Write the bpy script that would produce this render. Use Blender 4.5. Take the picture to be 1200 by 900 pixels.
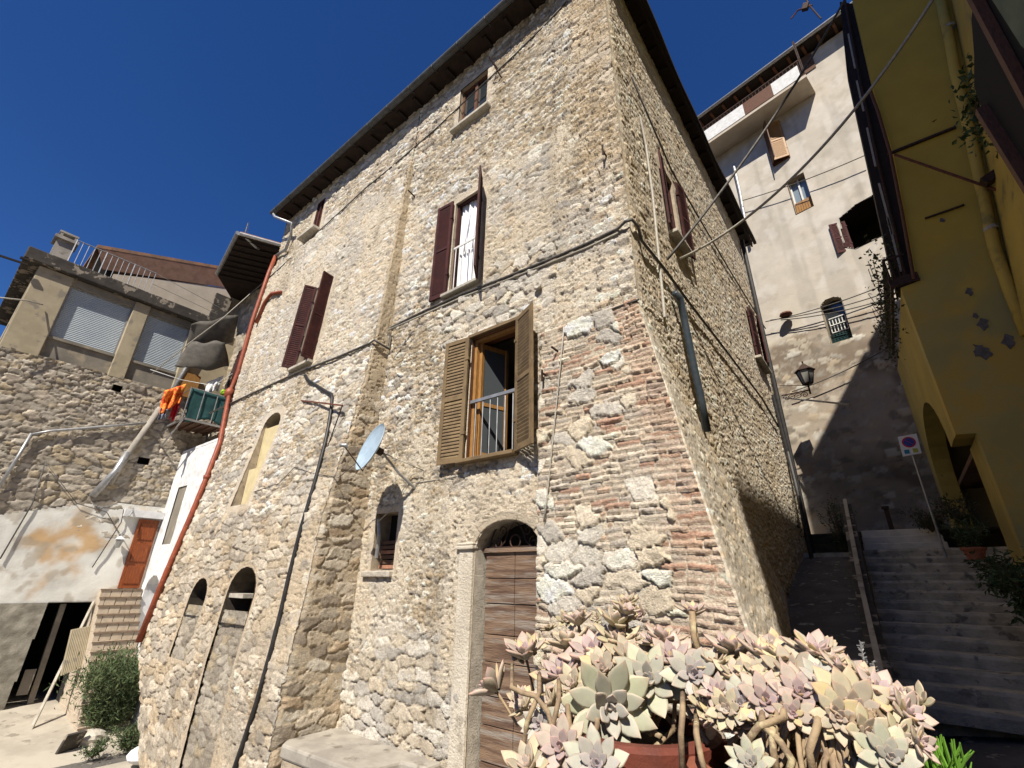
import bpy, math, random
import numpy as np
from mathutils import Vector, Matrix, Euler
R = math.radians
random.seed(7)
for o in list(bpy.data.objects): bpy.data.objects.remove(o)
C = bpy.context.scene.collection
SC = bpy.context.scene

# ------------------------------------------------------------------ camera
YAW, PIT, ROL, FPX = R(38.506), R(23.263), R(0.988), 543.7
cy_, sy_, cp_, sp_ = math.cos(YAW), math.sin(YAW), math.cos(PIT), math.sin(PIT)
CF = np.array([-sy_*cp_, cy_*cp_, sp_]); CR = np.array([cy_, sy_, 0.0]); CU = np.cross(CR, CF)
CR, CU = math.cos(ROL)*CR + math.sin(ROL)*CU, -math.sin(ROL)*CR + math.cos(ROL)*CU
cam = bpy.data.cameras.new('camera'); camo = bpy.data.objects.new('camera', cam); C.objects.link(camo)
cam.sensor_width = 36; cam.lens = FPX/1200*36; cam.clip_start = 0.02; cam.clip_end = 3000
M = Matrix.Identity(4)
for i in range(3):
    M[i][0] = CR[i]; M[i][1] = CU[i]; M[i][2] = -CF[i]
camo.matrix_world = M
SC.camera = camo

# ------------------------------------------------------------------ light
SUN = Vector((-0.42, 1.0, -1.25)).normalized()          # direction the light travels
elev = math.asin(-SUN.z); azim = math.atan2(-SUN.x, -SUN.y)
w = bpy.data.worlds.new('World'); SC.world = w; w.use_nodes = True
nt = w.node_tree; nt.nodes.clear()
sky = nt.nodes.new('ShaderNodeTexSky'); sky.sky_type = 'NISHITA'; sky.sun_disc = False
sky.sun_elevation = elev; sky.sun_rotation = azim; sky.altitude = 1800; sky.air_density = 0.9
sky.dust_density = 0.0; sky.ozone_density = 3.0
bg = nt.nodes.new('ShaderNodeBackground'); bg.inputs['Strength'].default_value = 0.05
out = nt.nodes.new('ShaderNodeOutputWorld')
hs_ = nt.nodes.new('ShaderNodeHueSaturation'); hs_.inputs['Saturation'].default_value = 1.27; hs_.inputs['Hue'].default_value = 0.512; hs_.inputs['Value'].default_value = 1.62
nt.links.new(sky.outputs[0], hs_.inputs['Color']); nt.links.new(hs_.outputs[0], bg.inputs[0]); nt.links.new(bg.outputs[0], out.inputs[0])
sl = bpy.data.lights.new('sun', 'SUN'); sl.energy = 5.0; sl.angle = R(0.5); sl.color = (1.0, 0.93, 0.82)
so = bpy.data.objects.new('sun', sl); C.objects.link(so)
so.rotation_euler = SUN.to_track_quat('-Z', 'Y').to_euler(); so.location = (5, -10, 20)
SC.view_settings.view_transform = 'Standard'; SC.view_settings.look = 'None'
SC.view_settings.exposure = 0.6; SC.view_settings.gamma = 1.0
SC.render.engine = 'CYCLES'
SC.render.resolution_x = 1024; SC.render.resolution_y = 768

# ------------------------------------------------------------------ measuring: a sight line of the photograph met with a real plane
def ray(px, py): return CF*FPX + CR*(px-600) - CU*(py-450)
def on(px, py, ax, v):
    d = ray(px, py); i = 'xyz'.index(ax); return Vector(d*v/d[i])
def onx(px, py, v): return on(px, py, 'x', v)
def ony(px, py, v): return on(px, py, 'y', v)
def onz(px, py, v): return on(px, py, 'z', v)

# ------------------------------------------------------------------ mesh builder
class MB:
    def __init__(s): s.v = []; s.f = []; s.col = None
    def add(s, vs, fs):
        n = len(s.v); s.v += [tuple(p) for p in vs]; s.f += [tuple(i+n for i in f) for f in fs]; return s
    def box(s, a, b, rot=None, piv=None):
        x0, x1 = sorted((a[0], b[0])); y0, y1 = sorted((a[1], b[1])); z0, z1 = sorted((a[2], b[2]))
        vs = [Vector(p) for p in ((x0,y0,z0),(x1,y0,z0),(x1,y1,z0),(x0,y1,z0),(x0,y0,z1),(x1,y0,z1),(x1,y1,z1),(x0,y1,z1))]
        if rot is not None:
            piv = Vector(piv) if piv is not None else Vector(((x0+x1)/2, (y0+y1)/2, (z0+z1)/2))
            vs = [rot @ (p-piv) + piv for p in vs]
        return s.add(vs, [(0,3,2,1),(4,5,6,7),(0,1,5,4),(1,2,6,5),(2,3,7,6),(3,0,4,7)])
    def bar(s, p, q, w, h, up=(0,0,1)):
        p, q = Vector(p), Vector(q); d = (q-p).normalized(); u = Vector(up)
        if abs(d.dot(u)) > .98: u = Vector((0,1,0))
        r = d.cross(u).normalized()*w/2; t = r.cross(d).normalized()*h/2
        vs = [p-r-t, p+r-t, p+r+t, p-r+t, q-r-t, q+r-t, q+r+t, q-r+t]
        return s.add(vs, [(0,3,2,1),(4,5,6,7),(0,1,5,4),(1,2,6,5),(2,3,7,6),(3,0,4,7)])
    def tube(s, pts, r, n=8, r2=None, cap=True):
        pts = [Vector(p) for p in pts]; m = len(pts); rings = []; prev = None
        for i, p in enumerate(pts):
            d = (pts[min(i+1, m-1)]-pts[max(i-1, 0)]).normalized()
            if prev is None:
                a = Vector((0,0,1)) if abs(d.z) < .9 else Vector((1,0,0)); u = d.cross(a).normalized()
            else: u = (prev - d*prev.dot(d)).normalized()
            prev = u; v = d.cross(u)
            rr = r if r2 is None else r+(r2-r)*i/(m-1)
            rings.append([p+(u*math.cos(2*math.pi*k/n)+v*math.sin(2*math.pi*k/n))*rr for k in range(n)])
        b = len(s.v)
        for g in rings: s.v += [tuple(p) for p in g]
        for i in range(m-1):
            for k in range(n):
                s.f.append((b+i*n+k, b+i*n+(k+1) % n, b+(i+1)*n+(k+1) % n, b+(i+1)*n+k))
        if cap:
            s.f.append(tuple(b+k for k in range(n))[::-1]); s.f.append(tuple(b+(m-1)*n+k for k in range(n)))
        return s
    def lathe(s, prof, c, n=24, axis=None):
        c = Vector(c); q = Vector((0,0,1)).rotation_difference(Vector(axis)) if axis is not None else None
        b = len(s.v)
        for (r, z) in prof:
            for k in range(n):
                p = Vector((r*math.cos(2*math.pi*k/n), r*math.sin(2*math.pi*k/n), z))
                if q: p = q @ p
                s.v.append(tuple(p+c))
        for i in range(len(prof)-1):
            for k in range(n):
                s.f.append((b+i*n+k, b+i*n+(k+1) % n, b+(i+1)*n+(k+1) % n, b+(i+1)*n+k))
        return s
    def prism(s, poly, vec):
        """polygon (3D points) pushed along vec, closed solid"""
        poly = [Vector(p) for p in poly]; vec = Vector(vec); n = len(poly)
        vs = poly+[p+vec for p in poly]
        fs = [tuple(range(n))[::-1], tuple(range(n, 2*n))]+[(i, (i+1) % n, n+(i+1) % n, n+i) for i in range(n)]
        return s.add(vs, fs)
    def sleeve(s, poly, vec):
        poly = [Vector(p) for p in poly]; vec = Vector(vec); n = len(poly)
        return s.add(poly+[p+vec for p in poly], [(i, (i+1) % n, n+(i+1) % n, n+i) for i in range(n)])
    def build(s, name, m, parent=None, smooth=False, bevel=0):
        me = bpy.data.meshes.new(name); off = Vector((0,0,0))
        if parent is not None:
            p = parent
            while p is not None: off += Vector(p.location); p = p.parent
        me.from_pydata([tuple(Vector(v)-off) for v in s.v], [], s.f); me.update()
        if smooth: me.polygons.foreach_set('use_smooth', [True]*len(me.polygons))
        if m is not None: me.materials.append(m)
        if s.col is not None:
            a = me.color_attributes.new('Col', 'FLOAT_COLOR', 'POINT')
            a.data.foreach_set('color', np.array(s.col, dtype=np.float32).ravel())
        o = bpy.data.objects.new(name, me); C.objects.link(o)
        if parent is not None: o.parent = parent
        if bevel:
            b = o.modifiers.new('bevel', 'BEVEL'); b.width = bevel; b.segments = 2; b.limit_method = 'ANGLE'
        return o
def tag(o, label=None, cat=None, group=None, kind=None):
    if label: o['label'] = label
    if cat: o['category'] = cat
    if group: o['group'] = group
    if kind: o['kind'] = kind
    return o
def thing(name, label, cat, loc=(0,0,0), group=None):
    o = bpy.data.objects.new(name, None); C.objects.link(o); o.location = loc; o.empty_display_size = .2
    return tag(o, label, cat, group)

# ------------------------------------------------------------------ materials
def pmat(name, c1, c2=None, scale=3.0, rough=.8, bump=.0, bscale=40.0, metal=0.0, c3=None, s3=8.0, t3=(.58,.66), stretch=(1,1,1), vcol=False, sss=0, spec=.3, bdist=.01, det=6, vamp=.2):
    m = bpy.data.materials.new(name); m.use_nodes = True; n = m.node_tree; L = n.links
    b = n.nodes['Principled BSDF']; b.inputs['Roughness'].default_value = rough
    b.inputs['Metallic'].default_value = metal; b.inputs['Specular IOR Level'].default_value = spec
    tc = n.nodes.new('ShaderNodeTexCoord'); mp = n.nodes.new('ShaderNodeMapping'); mp.inputs['Scale'].default_value = stretch
    L.new(tc.outputs['Object'], mp.inputs[0])
    def noise(sc, d=det, r=.6):
        t = n.nodes.new('ShaderNodeTexNoise'); t.inputs['Scale'].default_value = sc; t.inputs['Detail'].default_value = d
        t.inputs['Roughness'].default_value = r; L.new(mp.outputs[0], t.inputs['Vector']); return t.outputs['Fac']
    def mixc(f, a, bb, typ='MIX'):
        x = n.nodes.new('ShaderNodeMix'); x.data_type = 'RGBA'; x.blend_type = typ
        if isinstance(f, float): x.inputs[0].default_value = f
        else: L.new(f, x.inputs[0])
        for k, q in ((6, a), (7, bb)):
            if isinstance(q, tuple): x.inputs[k].default_value = (*q, 1)
            else: L.new(q, x.inputs[k])
        return x.outputs[2]
    def ramp(f, lo, hi):
        x = n.nodes.new('ShaderNodeMapRange'); x.inputs[1].default_value = lo; x.inputs[2].default_value = hi
        x.interpolation_type = 'SMOOTHSTEP'; L.new(f, x.inputs[0]); return x.outputs[0]
    if vcol:
        a = n.nodes.new('ShaderNodeAttribute'); a.attribute_name = 'Col'; cur = a.outputs['Color']
        f = ramp(noise(scale), .3, .7)
        v = mixc(f, (1-vamp,)*3, (1+vamp*.9,)*3); cur = mixc(1.0, cur, v, 'MULTIPLY')
    elif c2 is not None: cur = mixc(ramp(noise(scale), .36, .64), c1, c2)
    else: cur = c1
    if c3 is not None: cur = mixc(ramp(noise(s3, 5), t3[0], t3[1]), cur, c3)
    if isinstance(cur, tuple): b.inputs['Base Color'].default_value = (*cur, 1)
    else: L.new(cur, b.inputs['Base Color'])
    if sss:
        b.inputs['Subsurface Weight'].default_value = sss; b.inputs['Subsurface Radius'].default_value = (1,.7,.4); b.inputs['Subsurface Scale'].default_value = .006
    if bump:
        bp = n.nodes.new('ShaderNodeBump'); bp.inputs['Strength'].default_value = bump; bp.inputs['Distance'].default_value = bdist
        L.new(noise(bscale, 8, .65), bp.inputs['Height']); L.new(bp.outputs[0], b.inputs['Normal'])
    return m
def glassmat(name, c, rough=.05):
    m = bpy.data.materials.new(name); m.use_nodes = True; b = m.node_tree.nodes['Principled BSDF']
    b.inputs['Base Color'].default_value = (*c, 1); b.inputs['Roughness'].default_value = rough; b.inputs['Specular IOR Level'].default_value = .8
    return m
MT = {}
MT['masonry'] = pmat('masonry', (.4,.4,.4), scale=42, rough=.92, bump=1.0, bscale=60, vcol=True, bdist=.03, spec=.15)
MT['masonry_side'] = pmat('masonry_side', (.4,.4,.4), scale=30, rough=.92, bump=.6, bscale=45, vcol=True, bdist=.012, spec=.1)
MT['masonry_far'] = pmat('masonry_far', (.4,.4,.4), scale=5, rough=.92, bump=.5, bscale=30, vcol=True, bdist=.03, spec=.15)
MT['masonry_pale'] = pmat('masonry_pale', (.4,.4,.4), scale=2.2, rough=.92, bump=.35, bscale=22, vcol=True, bdist=.02, spec=.15, vamp=.05)
MT['reveal'] = pmat('reveal_plaster', (.42,.35,.26), (.33,.27,.2), 6, .9, .5, 60, c3=(.25,.21,.16), s3=9)
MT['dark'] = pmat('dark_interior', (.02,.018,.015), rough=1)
MT['room'] = pmat('room_wall', (.25,.23,.2), (.2,.18,.16), 2, .9)
MT['archshade'] = pmat('shade_dark_stone', (.075,.06,.045), (.05,.04,.03), 6, .95, .5, 40)  # dark colour painted in for the shade inside the arch heads
MT['maroon'] = pmat('maroon_paint', (.070,.024,.022), (.045,.017,.017), 5, .75, .2, 90, c3=(.13,.07,.06), s3=14, t3=(.60,.75), spec=.15)
MT['tanpaint'] = pmat('tan_shutter_paint', (.20,.14,.075), (.14,.098,.055), 5, .65, .2, 90, c3=(.28,.21,.13), s3=12, t3=(.60,.75), spec=.2)
MT['goldwood'] = pmat('golden_wood', (.36,.19,.06), (.26,.13,.04), 9, .5, .1, 60, stretch=(6,6,1))
MT['brownwood'] = pmat('brown_wood', (.14,.06,.03), (.09,.04,.02), 9, .6, .2, 60, stretch=(6,6,1))
MT['doorwood'] = pmat('old_door_wood', (.22,.145,.095), (.105,.062,.042), 1.6, .85, 1.0, 8, c3=(.27,.235,.2), s3=1.3, t3=(.48,.70), stretch=(1,1,11), bdist=.012, det=10)
MT['orangewood'] = pmat('orange_door_wood', (.28,.075,.02), (.18,.045,.015), 6, .5, .2, 30, stretch=(8,8,1))
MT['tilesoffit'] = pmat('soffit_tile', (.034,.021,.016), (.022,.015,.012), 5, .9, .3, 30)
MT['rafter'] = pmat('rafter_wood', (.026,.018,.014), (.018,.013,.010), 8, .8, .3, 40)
MT['rooftile'] = pmat('roof_tile', (.3,.16,.09), (.2,.12,.08), 4, .9, .4, 25, c3=(.12,.11,.09), s3=6)
MT['gutter'] = pmat('gutter_metal', (.10,.11,.12), (.07,.07,.07), 6, .65, .1, 40, metal=.2, c3=(.16,.08,.04), s3=12, t3=(.62,.72))
MT['redpipe'] = pmat('red_oxide_pipe', (.30,.075,.035), (.22,.055,.03), 9, .5, .15, 50, c3=(.36,.2,.13), s3=16, t3=(.6,.7))
MT['blackpipe'] = pmat('black_pipe', (.02,.02,.022), (.035,.032,.03), 12, .45, .1, 50)
MT['bluepipe'] = pmat('slate_pipe', (.035,.05,.065), (.05,.06,.07), 12, .35, .05, 50)
MT['cable'] = pmat('grey_cable', (.06,.055,.05), (.12,.11,.1), 20, .6)
MT['palecable'] = pmat('pale_cable', (.42,.39,.33), (.3,.28,.24), 25, .6)
MT['iron'] = pmat('iron', (.03,.022,.02), (.07,.035,.022), 20, .65, .2, 60, metal=.3)
MT['rust'] = pmat('rusty_iron', (.17,.06,.035), (.09,.04,.03), 20, .8, .3, 60)
MT['white'] = pmat('white_paint', (.72,.72,.7), (.6,.6,.57), 8, .4)
MT['whitestone'] = pmat('sill_stone', (.52,.475,.40), (.38,.345,.285), 7, .9, .9, 45, c3=(.3,.26,.2), s3=9, t3=(.6,.7), bdist=.02)
MT['jamb'] = pmat('old_limewash', (.62,.56,.46), (.52,.46,.37), 2.2, .92, 1.0, 38, c3=(.40,.35,.28), s3=7, t3=(.58,.68), bdist=.025)
MT['curtain'] = pmat('curtain', (.82,.82,.84), (.7,.7,.73), 5, .9)
MT['glass'] = glassmat('window_glass', (.03,.035,.04))
MT['skyglass'] = glassmat('bright_window_glass', (.20,.25,.29), .08); MT['midglass'] = glassmat('casement_glass', (.07,.08,.085), .04)
MT['dish'] = pmat('dish_paint', (.36,.46,.55), (.3,.39,.47), 6, .4, .05, 60)
MT['concrete'] = pmat('concrete', (.37,.34,.29), (.27,.245,.21), 2.5, .9, .5, 45, c3=(.17,.15,.12), s3=4, t3=(.55,.72))
MT['darkconc'] = pmat('weathered_concrete', (.075,.065,.055), (.045,.04,.035), 3, .95, .5, 35, c3=(.28,.24,.19), s3=3.2, t3=(.55,.6))
MT['greyplaster'] = pmat('grey_plaster', (.24,.215,.175), (.18,.16,.13), 1.5, .95, .4, 35, c3=(.33,.28,.2), s3=2.2, t3=(.5,.7))
MT['beigeplaster'] = pmat('beige_plaster', (.4,.34,.235), (.33,.28,.19), 2.5, .95, .3, 35, c3=(.25,.22,.17), s3=3)
MT['cream'] = pmat('cream_plaster', (.52,.45,.36), (.45,.39,.31), 2.5, .95, .2, 35)
MT['whiteplaster'] = pmat('stained_white_plaster', (.62,.61,.56), (.5,.49,.45), 1.8, .9, .3, 30, c3=(.48,.27,.07), s3=.85, t3=(.56,.68))
MT['whitewash'] = pmat('whitewash', (.72,.72,.72), (.58,.58,.58), 3, .9, .5, 30)
MT['roughplaster'] = pmat('rough_grey_plaster', (.29,.27,.225), (.21,.195,.165), 3, .95, 1.0, 22, bdist=.03)
MT['shutterroll'] = pmat('roller_shutter', (.42,.47,.5), (.37,.42,.46), 2, .5)
MT['whitebldg'] = pmat('pale_render', (.60,.55,.47), (.50,.455,.39), .45, .95, .35, 20, c3=(.66,.62,.55), s3=1.6, t3=(.5,.62))
MT['whitebldg_low'] = pmat('stained_render', (.46,.42,.36), (.24,.205,.165), .55, .95, .8, 9, c3=(.52,.49,.44), s3=1.3, t3=(.52,.6), bdist=.05)
MT['yellow'] = pmat('yellow_render', (.52,.38,.085), (.44,.32,.075), .8, .9, .25, 30, c3=(.24,.2,.075), s3=1.6, t3=(.55,.68))
MT['yellow2'] = pmat('bright_yellow_render', (.36,.28,.08), (.30,.235,.07), 1.2, .9, .25, 30, c3=(.2,.16,.07), s3=5, t3=(.62,.7))
MT['olive'] = pmat('olive_render', (.38,.32,.12), (.31,.27,.11), .7, .9, .3, 30, c3=(.42,.30,.08), s3=1.1, t3=(.45,.62))
def _two_tone(m, hi, z0, z1):
    n = m.node_tree; L = n.links; b = n.nodes['Principled BSDF']; src = b.inputs['Base Color'].links[0].from_socket
    tc = n.nodes.new('ShaderNodeTexCoord'); sx = n.nodes.new('ShaderNodeSeparateXYZ'); L.new(tc.outputs['Object'], sx.inputs[0])
    ns = n.nodes.new('ShaderNodeTexNoise'); ns.inputs['Scale'].default_value = 1.4; ns.inputs['Detail'].default_value = 8; L.new(tc.outputs['Object'], ns.inputs['Vector'])
    ma = n.nodes.new('ShaderNodeMath'); ma.operation = 'MULTIPLY_ADD'; ma.inputs[1].default_value = 3.0; L.new(ns.outputs['Fac'], ma.inputs[0]); L.new(sx.outputs['Z'], ma.inputs[2])
    mr = n.nodes.new('ShaderNodeMapRange'); mr.inputs[1].default_value = z0; mr.inputs[2].default_value = z1; L.new(ma.outputs[0], mr.inputs[0])
    mx = n.nodes.new('ShaderNodeMix'); mx.data_type = 'RGBA'; L.new(mr.outputs[0], mx.inputs[0]); L.new(src, mx.inputs[6])
    n2 = n.nodes.new('ShaderNodeMix'); n2.data_type = 'RGBA'; L.new(ns.outputs['Fac'], n2.inputs[0]); n2.inputs[6].default_value = (*[c*.8 for c in hi], 1); n2.inputs[7].default_value = (*[c*1.2 for c in hi], 1)
    L.new(n2.outputs[2], mx.inputs[7]); L.new(mx.outputs[2], b.inputs['Base Color'])
_two_tone(MT['olive'], (.47,.34,.065), 7.0, 8.6)
MT['peel'] = pmat('bare_patch', (.13,.125,.13), (.09,.085,.09), 12, .95, .4, 40)
MT['brownsoffit'] = pmat('brown_soffit', (.14,.075,.05), (.1,.06,.04), 3, .9, .2, 30)
MT['wallbrown'] = pmat('tan_passage_wall', (.25,.2,.11), (.2,.16,.09), 1.5, .9, .3, 30)
MT['step'] = pmat('dark_stone_step', (.56,.50,.385), (.36,.325,.25), 3.5, .85, .7, 26, c3=(.2,.185,.155), s3=5, t3=(.56,.66), bdist=.03)
MT['palestep'] = pmat('pale_stone_step', (.68,.63,.53), (.54,.5,.42), 4, .8, .4, 26)
MT['paving'] = pmat('cobbled_paving', (.13,.12,.105), (.09,.082,.072), 2.5, .9, .7, 16, c3=(.34,.31,.26), s3=5, bdist=.03)
MT['leftground'] = pmat('pale_concrete_ground', (.42,.38,.31), (.33,.295,.24), 1.3, .95, .4, 22, c3=(.24,.21,.17), s3=3)
MT['terracotta'] = pmat('terracotta', (.34,.12,.065), (.24,.08,.045), 12, .75, .3, 60, c3=(.48,.3,.22), s3=40, t3=(.62,.68))
MT['terradark'] = pmat('dark_terracotta', (.15,.04,.024), (.10,.03,.02), 14, .6, .3, 60)
MT['brick'] = pmat('brick_red', (.38,.19,.12), (.28,.14,.09), 9, .9, .5, 40)
MT['mortarline'] = pmat('step_joint', (.24,.17,.12), (.18,.13,.09), 10, .9, .3, 50)
MT['stairtile'] = pmat('stair_tile', (.5,.42,.32), (.42,.35,.27), 8, .8, .3, 40)
MT['tealcloth'] = pmat('teal_cloth', (.02,.075,.075), (.015,.055,.06), 6, .8, .2, 30)
MT['redcloth'] = pmat('red_orange_cloth', (.62,.035,.015), (.75,.3,.04), 14, .8, .2, 30)
MT['bluerag'] = pmat('blue_rag', (.1,.12,.19), (.3,.31,.36), 12, .9)
MT['awning'] = pmat('awning_cloth', (.11,.10,.085), (.075,.068,.06), 5, .8, .2, 30)
MT['leaf'] = pmat('leaf_green', (.05,.085,.025), (.03,.055,.02), 20, .6, sss=0)
MT['rosemary'] = pmat('rosemary_green', (.055,.085,.035), (.09,.115,.045), 6, .7)
MT['brightleaf'] = pmat('bright_green_leaf', (.12,.26,.03), (.08,.18,.02), 12, .5)
MT['vine'] = pmat('vine_leaf', (.06,.055,.025), (.035,.05,.02), 12, .7)
MT['bark'] = pmat('bark', (.14,.1,.065), (.09,.065,.045), 15, .9, .4, 60)
MT['stem'] = pmat('dry_stem', (.34,.25,.15), (.2,.14,.09), 30, .7, .3, 90, c3=(.5,.42,.25), s3=20)
MT['soil'] = pmat('soil', (.04,.03,.02), (.06,.045,.03), 40, 1, .5, 60)
MT['rosette'] = pmat('succulent_leaf', (.4,.4,.4), scale=2.2, rough=.55, vcol=True, sss=.15, bump=.0, spec=.35, vamp=.08)
MT['signwhite'] = pmat('sign_white', (.7,.7,.7), rough=.4)
MT['signblue'] = pmat('sign_blue', (.03,.05,.3), rough=.4)
MT['signred'] = pmat('sign_red', (.5,.02,.03), rough=.4)
MT['signcyan'] = pmat('sign_cyan', (.02,.2,.35), rough=.4)
MT['signyellow'] = pmat('sign_yellow', (.4,.4,.03), rough=.4)
MT['galv'] = pmat('galvanised', (.4,.4,.4), (.3,.3,.3), 10, .45, metal=.6)
MT['paleyellow'] = pmat('pale_yellow_paint', (.62,.52,.3), (.54,.45,.26), 5, .7, .15, 50)
MT['lampglass'] = glassmat('lantern_glass', (.22,.22,.2), .3)
MT['lime'] = pmat('lime_plastic', (.35,.6,.03), rough=.4)

# ------------------------------------------------------------------ noise and masonry fields (numpy)
def hsh(ix, iy, seed):
    h = (ix.astype(np.int64)*374761393 + iy.astype(np.int64)*668265263 + seed*1442695041) & 0xffffffff
    h = ((h ^ (h >> 13))*1274126177) & 0xffffffff
    h = ((h ^ (h >> 15))*2246822519) & 0xffffffff
    h = h ^ (h >> 16)
    return (h & 0xffffff)/float(0x1000000)
def vn(u, v, seed):
    iu, iv = np.floor(u), np.floor(v); fu, fv = u-iu, v-iv
    fu = fu*fu*(3-2*fu); fv = fv*fv*(3-2*fv); iu = iu.astype(np.int64); iv = iv.astype(np.int64)
    a = hsh(iu, iv, seed); b = hsh(iu+1, iv, seed); c = hsh(iu, iv+1, seed); d = hsh(iu+1, iv+1, seed)
    return a+(b-a)*fu+(c-a)*fv+(a-b-c+d)*fu*fv
def fbm(u, v, s, octv, seed):
    t = 0; a = .5; n = 0
    for k in range(octv):
        t = t+a*vn(u/s*(2**k)+k*17.3, v/s*(2**k)+k*9.1, seed+k); n += a; a *= .5
    return t/n
def worley(u, v, seed, jit=.85):
    iu, iv = np.floor(u).astype(np.int64), np.floor(v).astype(np.int64)
    f1 = np.full(u.shape, 9.); f2 = np.full(u.shape, 9.); ci = np.zeros(u.shape); dx = np.zeros(u.shape); dy = np.zeros(u.shape)
    for a in (-1,0,1):
        for b in (-1,0,1):
            jx = iu+a+.5+jit*(hsh(iu+a, iv+b, seed)-.5); jy = iv+b+.5+jit*(hsh(iu+a, iv+b, seed+1)-.5)
            ex, ey = u-jx, v-jy; d = np.sqrt(ex*ex+ey*ey); c = hsh(iu+a, iv+b, seed+2)
            m = d < f1
            f2 = np.where(m, f1, np.minimum(f2, d)); ci = np.where(m, c, ci); dx = np.where(m, ex, dx); dy = np.where(m, ey, dy); f1 = np.where(m, d, f1)
    return f1, f2, ci, dx, dy
def sst(x, a, b):
    t = np.clip((x-a)/(b-a), 0, 1); return t*t*(3-2*t)
def lerp(a, b, t): return a+(b-a)*t
def lerpc(a, b, t): return a+(b-a)*t[..., None]
PAL = {
 'cream': [(.51,.45,.36),(.46,.42,.35),(.39,.36,.31),(.55,.50,.42),(.41,.33,.24),(.33,.29,.24),(.47,.39,.29),(.60,.57,.50),(.28,.245,.2)],
 'brown': [(.37,.30,.21),(.30,.26,.20),(.42,.35,.25),(.25,.22,.18),(.46,.40,.31),(.34,.27,.18),(.54,.49,.41)],
 'grey':  [(.46,.43,.37),(.40,.37,.32),(.52,.48,.41),(.34,.315,.275),(.48,.42,.33),(.44,.38,.29)],
 'brick': [(.43,.36,.28),(.40,.26,.19),(.45,.38,.30),(.5,.44,.35),(.34,.285,.225),(.42,.31,.23),(.48,.42,.34),(.39,.345,.29)],
 'left':  [(.44,.38,.3),(.38,.34,.28),(.34,.3,.24),(.48,.43,.35),(.4,.33,.23),(.3,.26,.21)],
}
def palette(name, r):
    p = np.array(PAL[name]); return p[np.minimum((r*len(p)).astype(int), len(p)-1)]
def rubble(u, v, cw, ch, seed, amp, pal, gap=.10, ids=False):
    wu = u+.22*cw*(fbm(u, v, cw*.9, 2, seed+50)-.5)*2+.16*cw*(fbm(u, v, cw*.22, 3, seed+52)-.5)*2
    wv = v+.25*ch*(fbm(u, v, cw*.9, 2, seed+60)-.5)*2+.20*ch*(fbm(u, v, cw*.22, 3, seed+62)-.5)*2
    f1, f2, ci, dx, dy = worley(wu/cw, wv/ch, seed)
    e = f2-f1; st = sst(e, gap*.35, gap*1.25)
    r2 = (ci*7.77) % 1; r3 = (ci*31.3) % 1
    h = st*amp*(.35+.65*r2)+st*amp*.5*(dx*(r3-.5)+dy*(r2-.5))*1.6
    h += st*(amp*.5*(fbm(u, v, cw*.28, 3, seed+9)-.5)+.010*(vn(u/.035, v/.028, seed+19)-.5))
    col = palette(pal, r3)*(0.86+.28*r2)[..., None]
    col = col*(0.82+.36*fbm(u, v, cw*.35, 3, seed+5))[..., None]
    return (h, st, col, ci) if ids else (h, st, col)
def courses(u, v, seed, hmin, L, amp, pal):
    """thin wavy courses of brick and flat stone"""
    wv = v+.05*(fbm(u, v, 1.1, 2, seed)-.5)*2+.024*(fbm(u, v, .16, 3, seed+3)-.5)*2
    row = wv/hmin; ir = np.floor(row).astype(np.int64); z0 = np.zeros_like(ir)
    fr = row-ir
    off = hsh(ir, z0, seed+4); Lr = L*(.6+.9*hsh(ir, z0+1, seed+5))
    cu = u/Lr+off*13; ic = np.floor(cu).astype(np.int64); fc = cu-ic
    ci = hsh(ic, ir, seed+6); r2 = (ci*9.7) % 1; r3 = (ci*41.3) % 1
    e = np.minimum(np.minimum(fr, 1-fr)*hmin, np.minimum(fc, 1-fc)*Lr)
    st = sst(e-.010*(fbm(u, v, .08, 2, seed+12)-.35), .001, .014)
    h = st*amp*(.3+.7*r2)+st*amp*.4*(fbm(u, v, .07, 3, seed+8)-.5)
    col = palette(pal, r3)*(0.84+.3*r2)[..., None]*(0.82+.36*fbm(u, v, .1, 3, seed+5))[..., None]
    return h, st, col
def inpoly(x, z, poly):
    c = np.zeros(x.shape, bool); n = len(poly)
    for i in range(n):
        x0, z0 = poly[i]; x1, z1 = poly[(i+1) % n]
        if z0 == z1: continue
        m = ((z0 > z) != (z1 > z)) & (x < (x1-x0)*(z-z0)/(z1-z0)+x0); c ^= m
    return c
def polydist(x, z, poly):
    d = np.full(x.shape, 99.); n = len(poly)
    for i in range(n):
        x0, z0 = poly[i]; x1, z1 = poly[(i+1) % n]; ex, ez = x1-x0, z1-z0; L2 = ex*ex+ez*ez
        t = np.clip(((x-x0)*ex+(z-z0)*ez)/max(L2, 1e-9), 0, 1)
        d = np.minimum(d, np.hypot(x-x0-t*ex, z-z0-t*ez))
    return d
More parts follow.
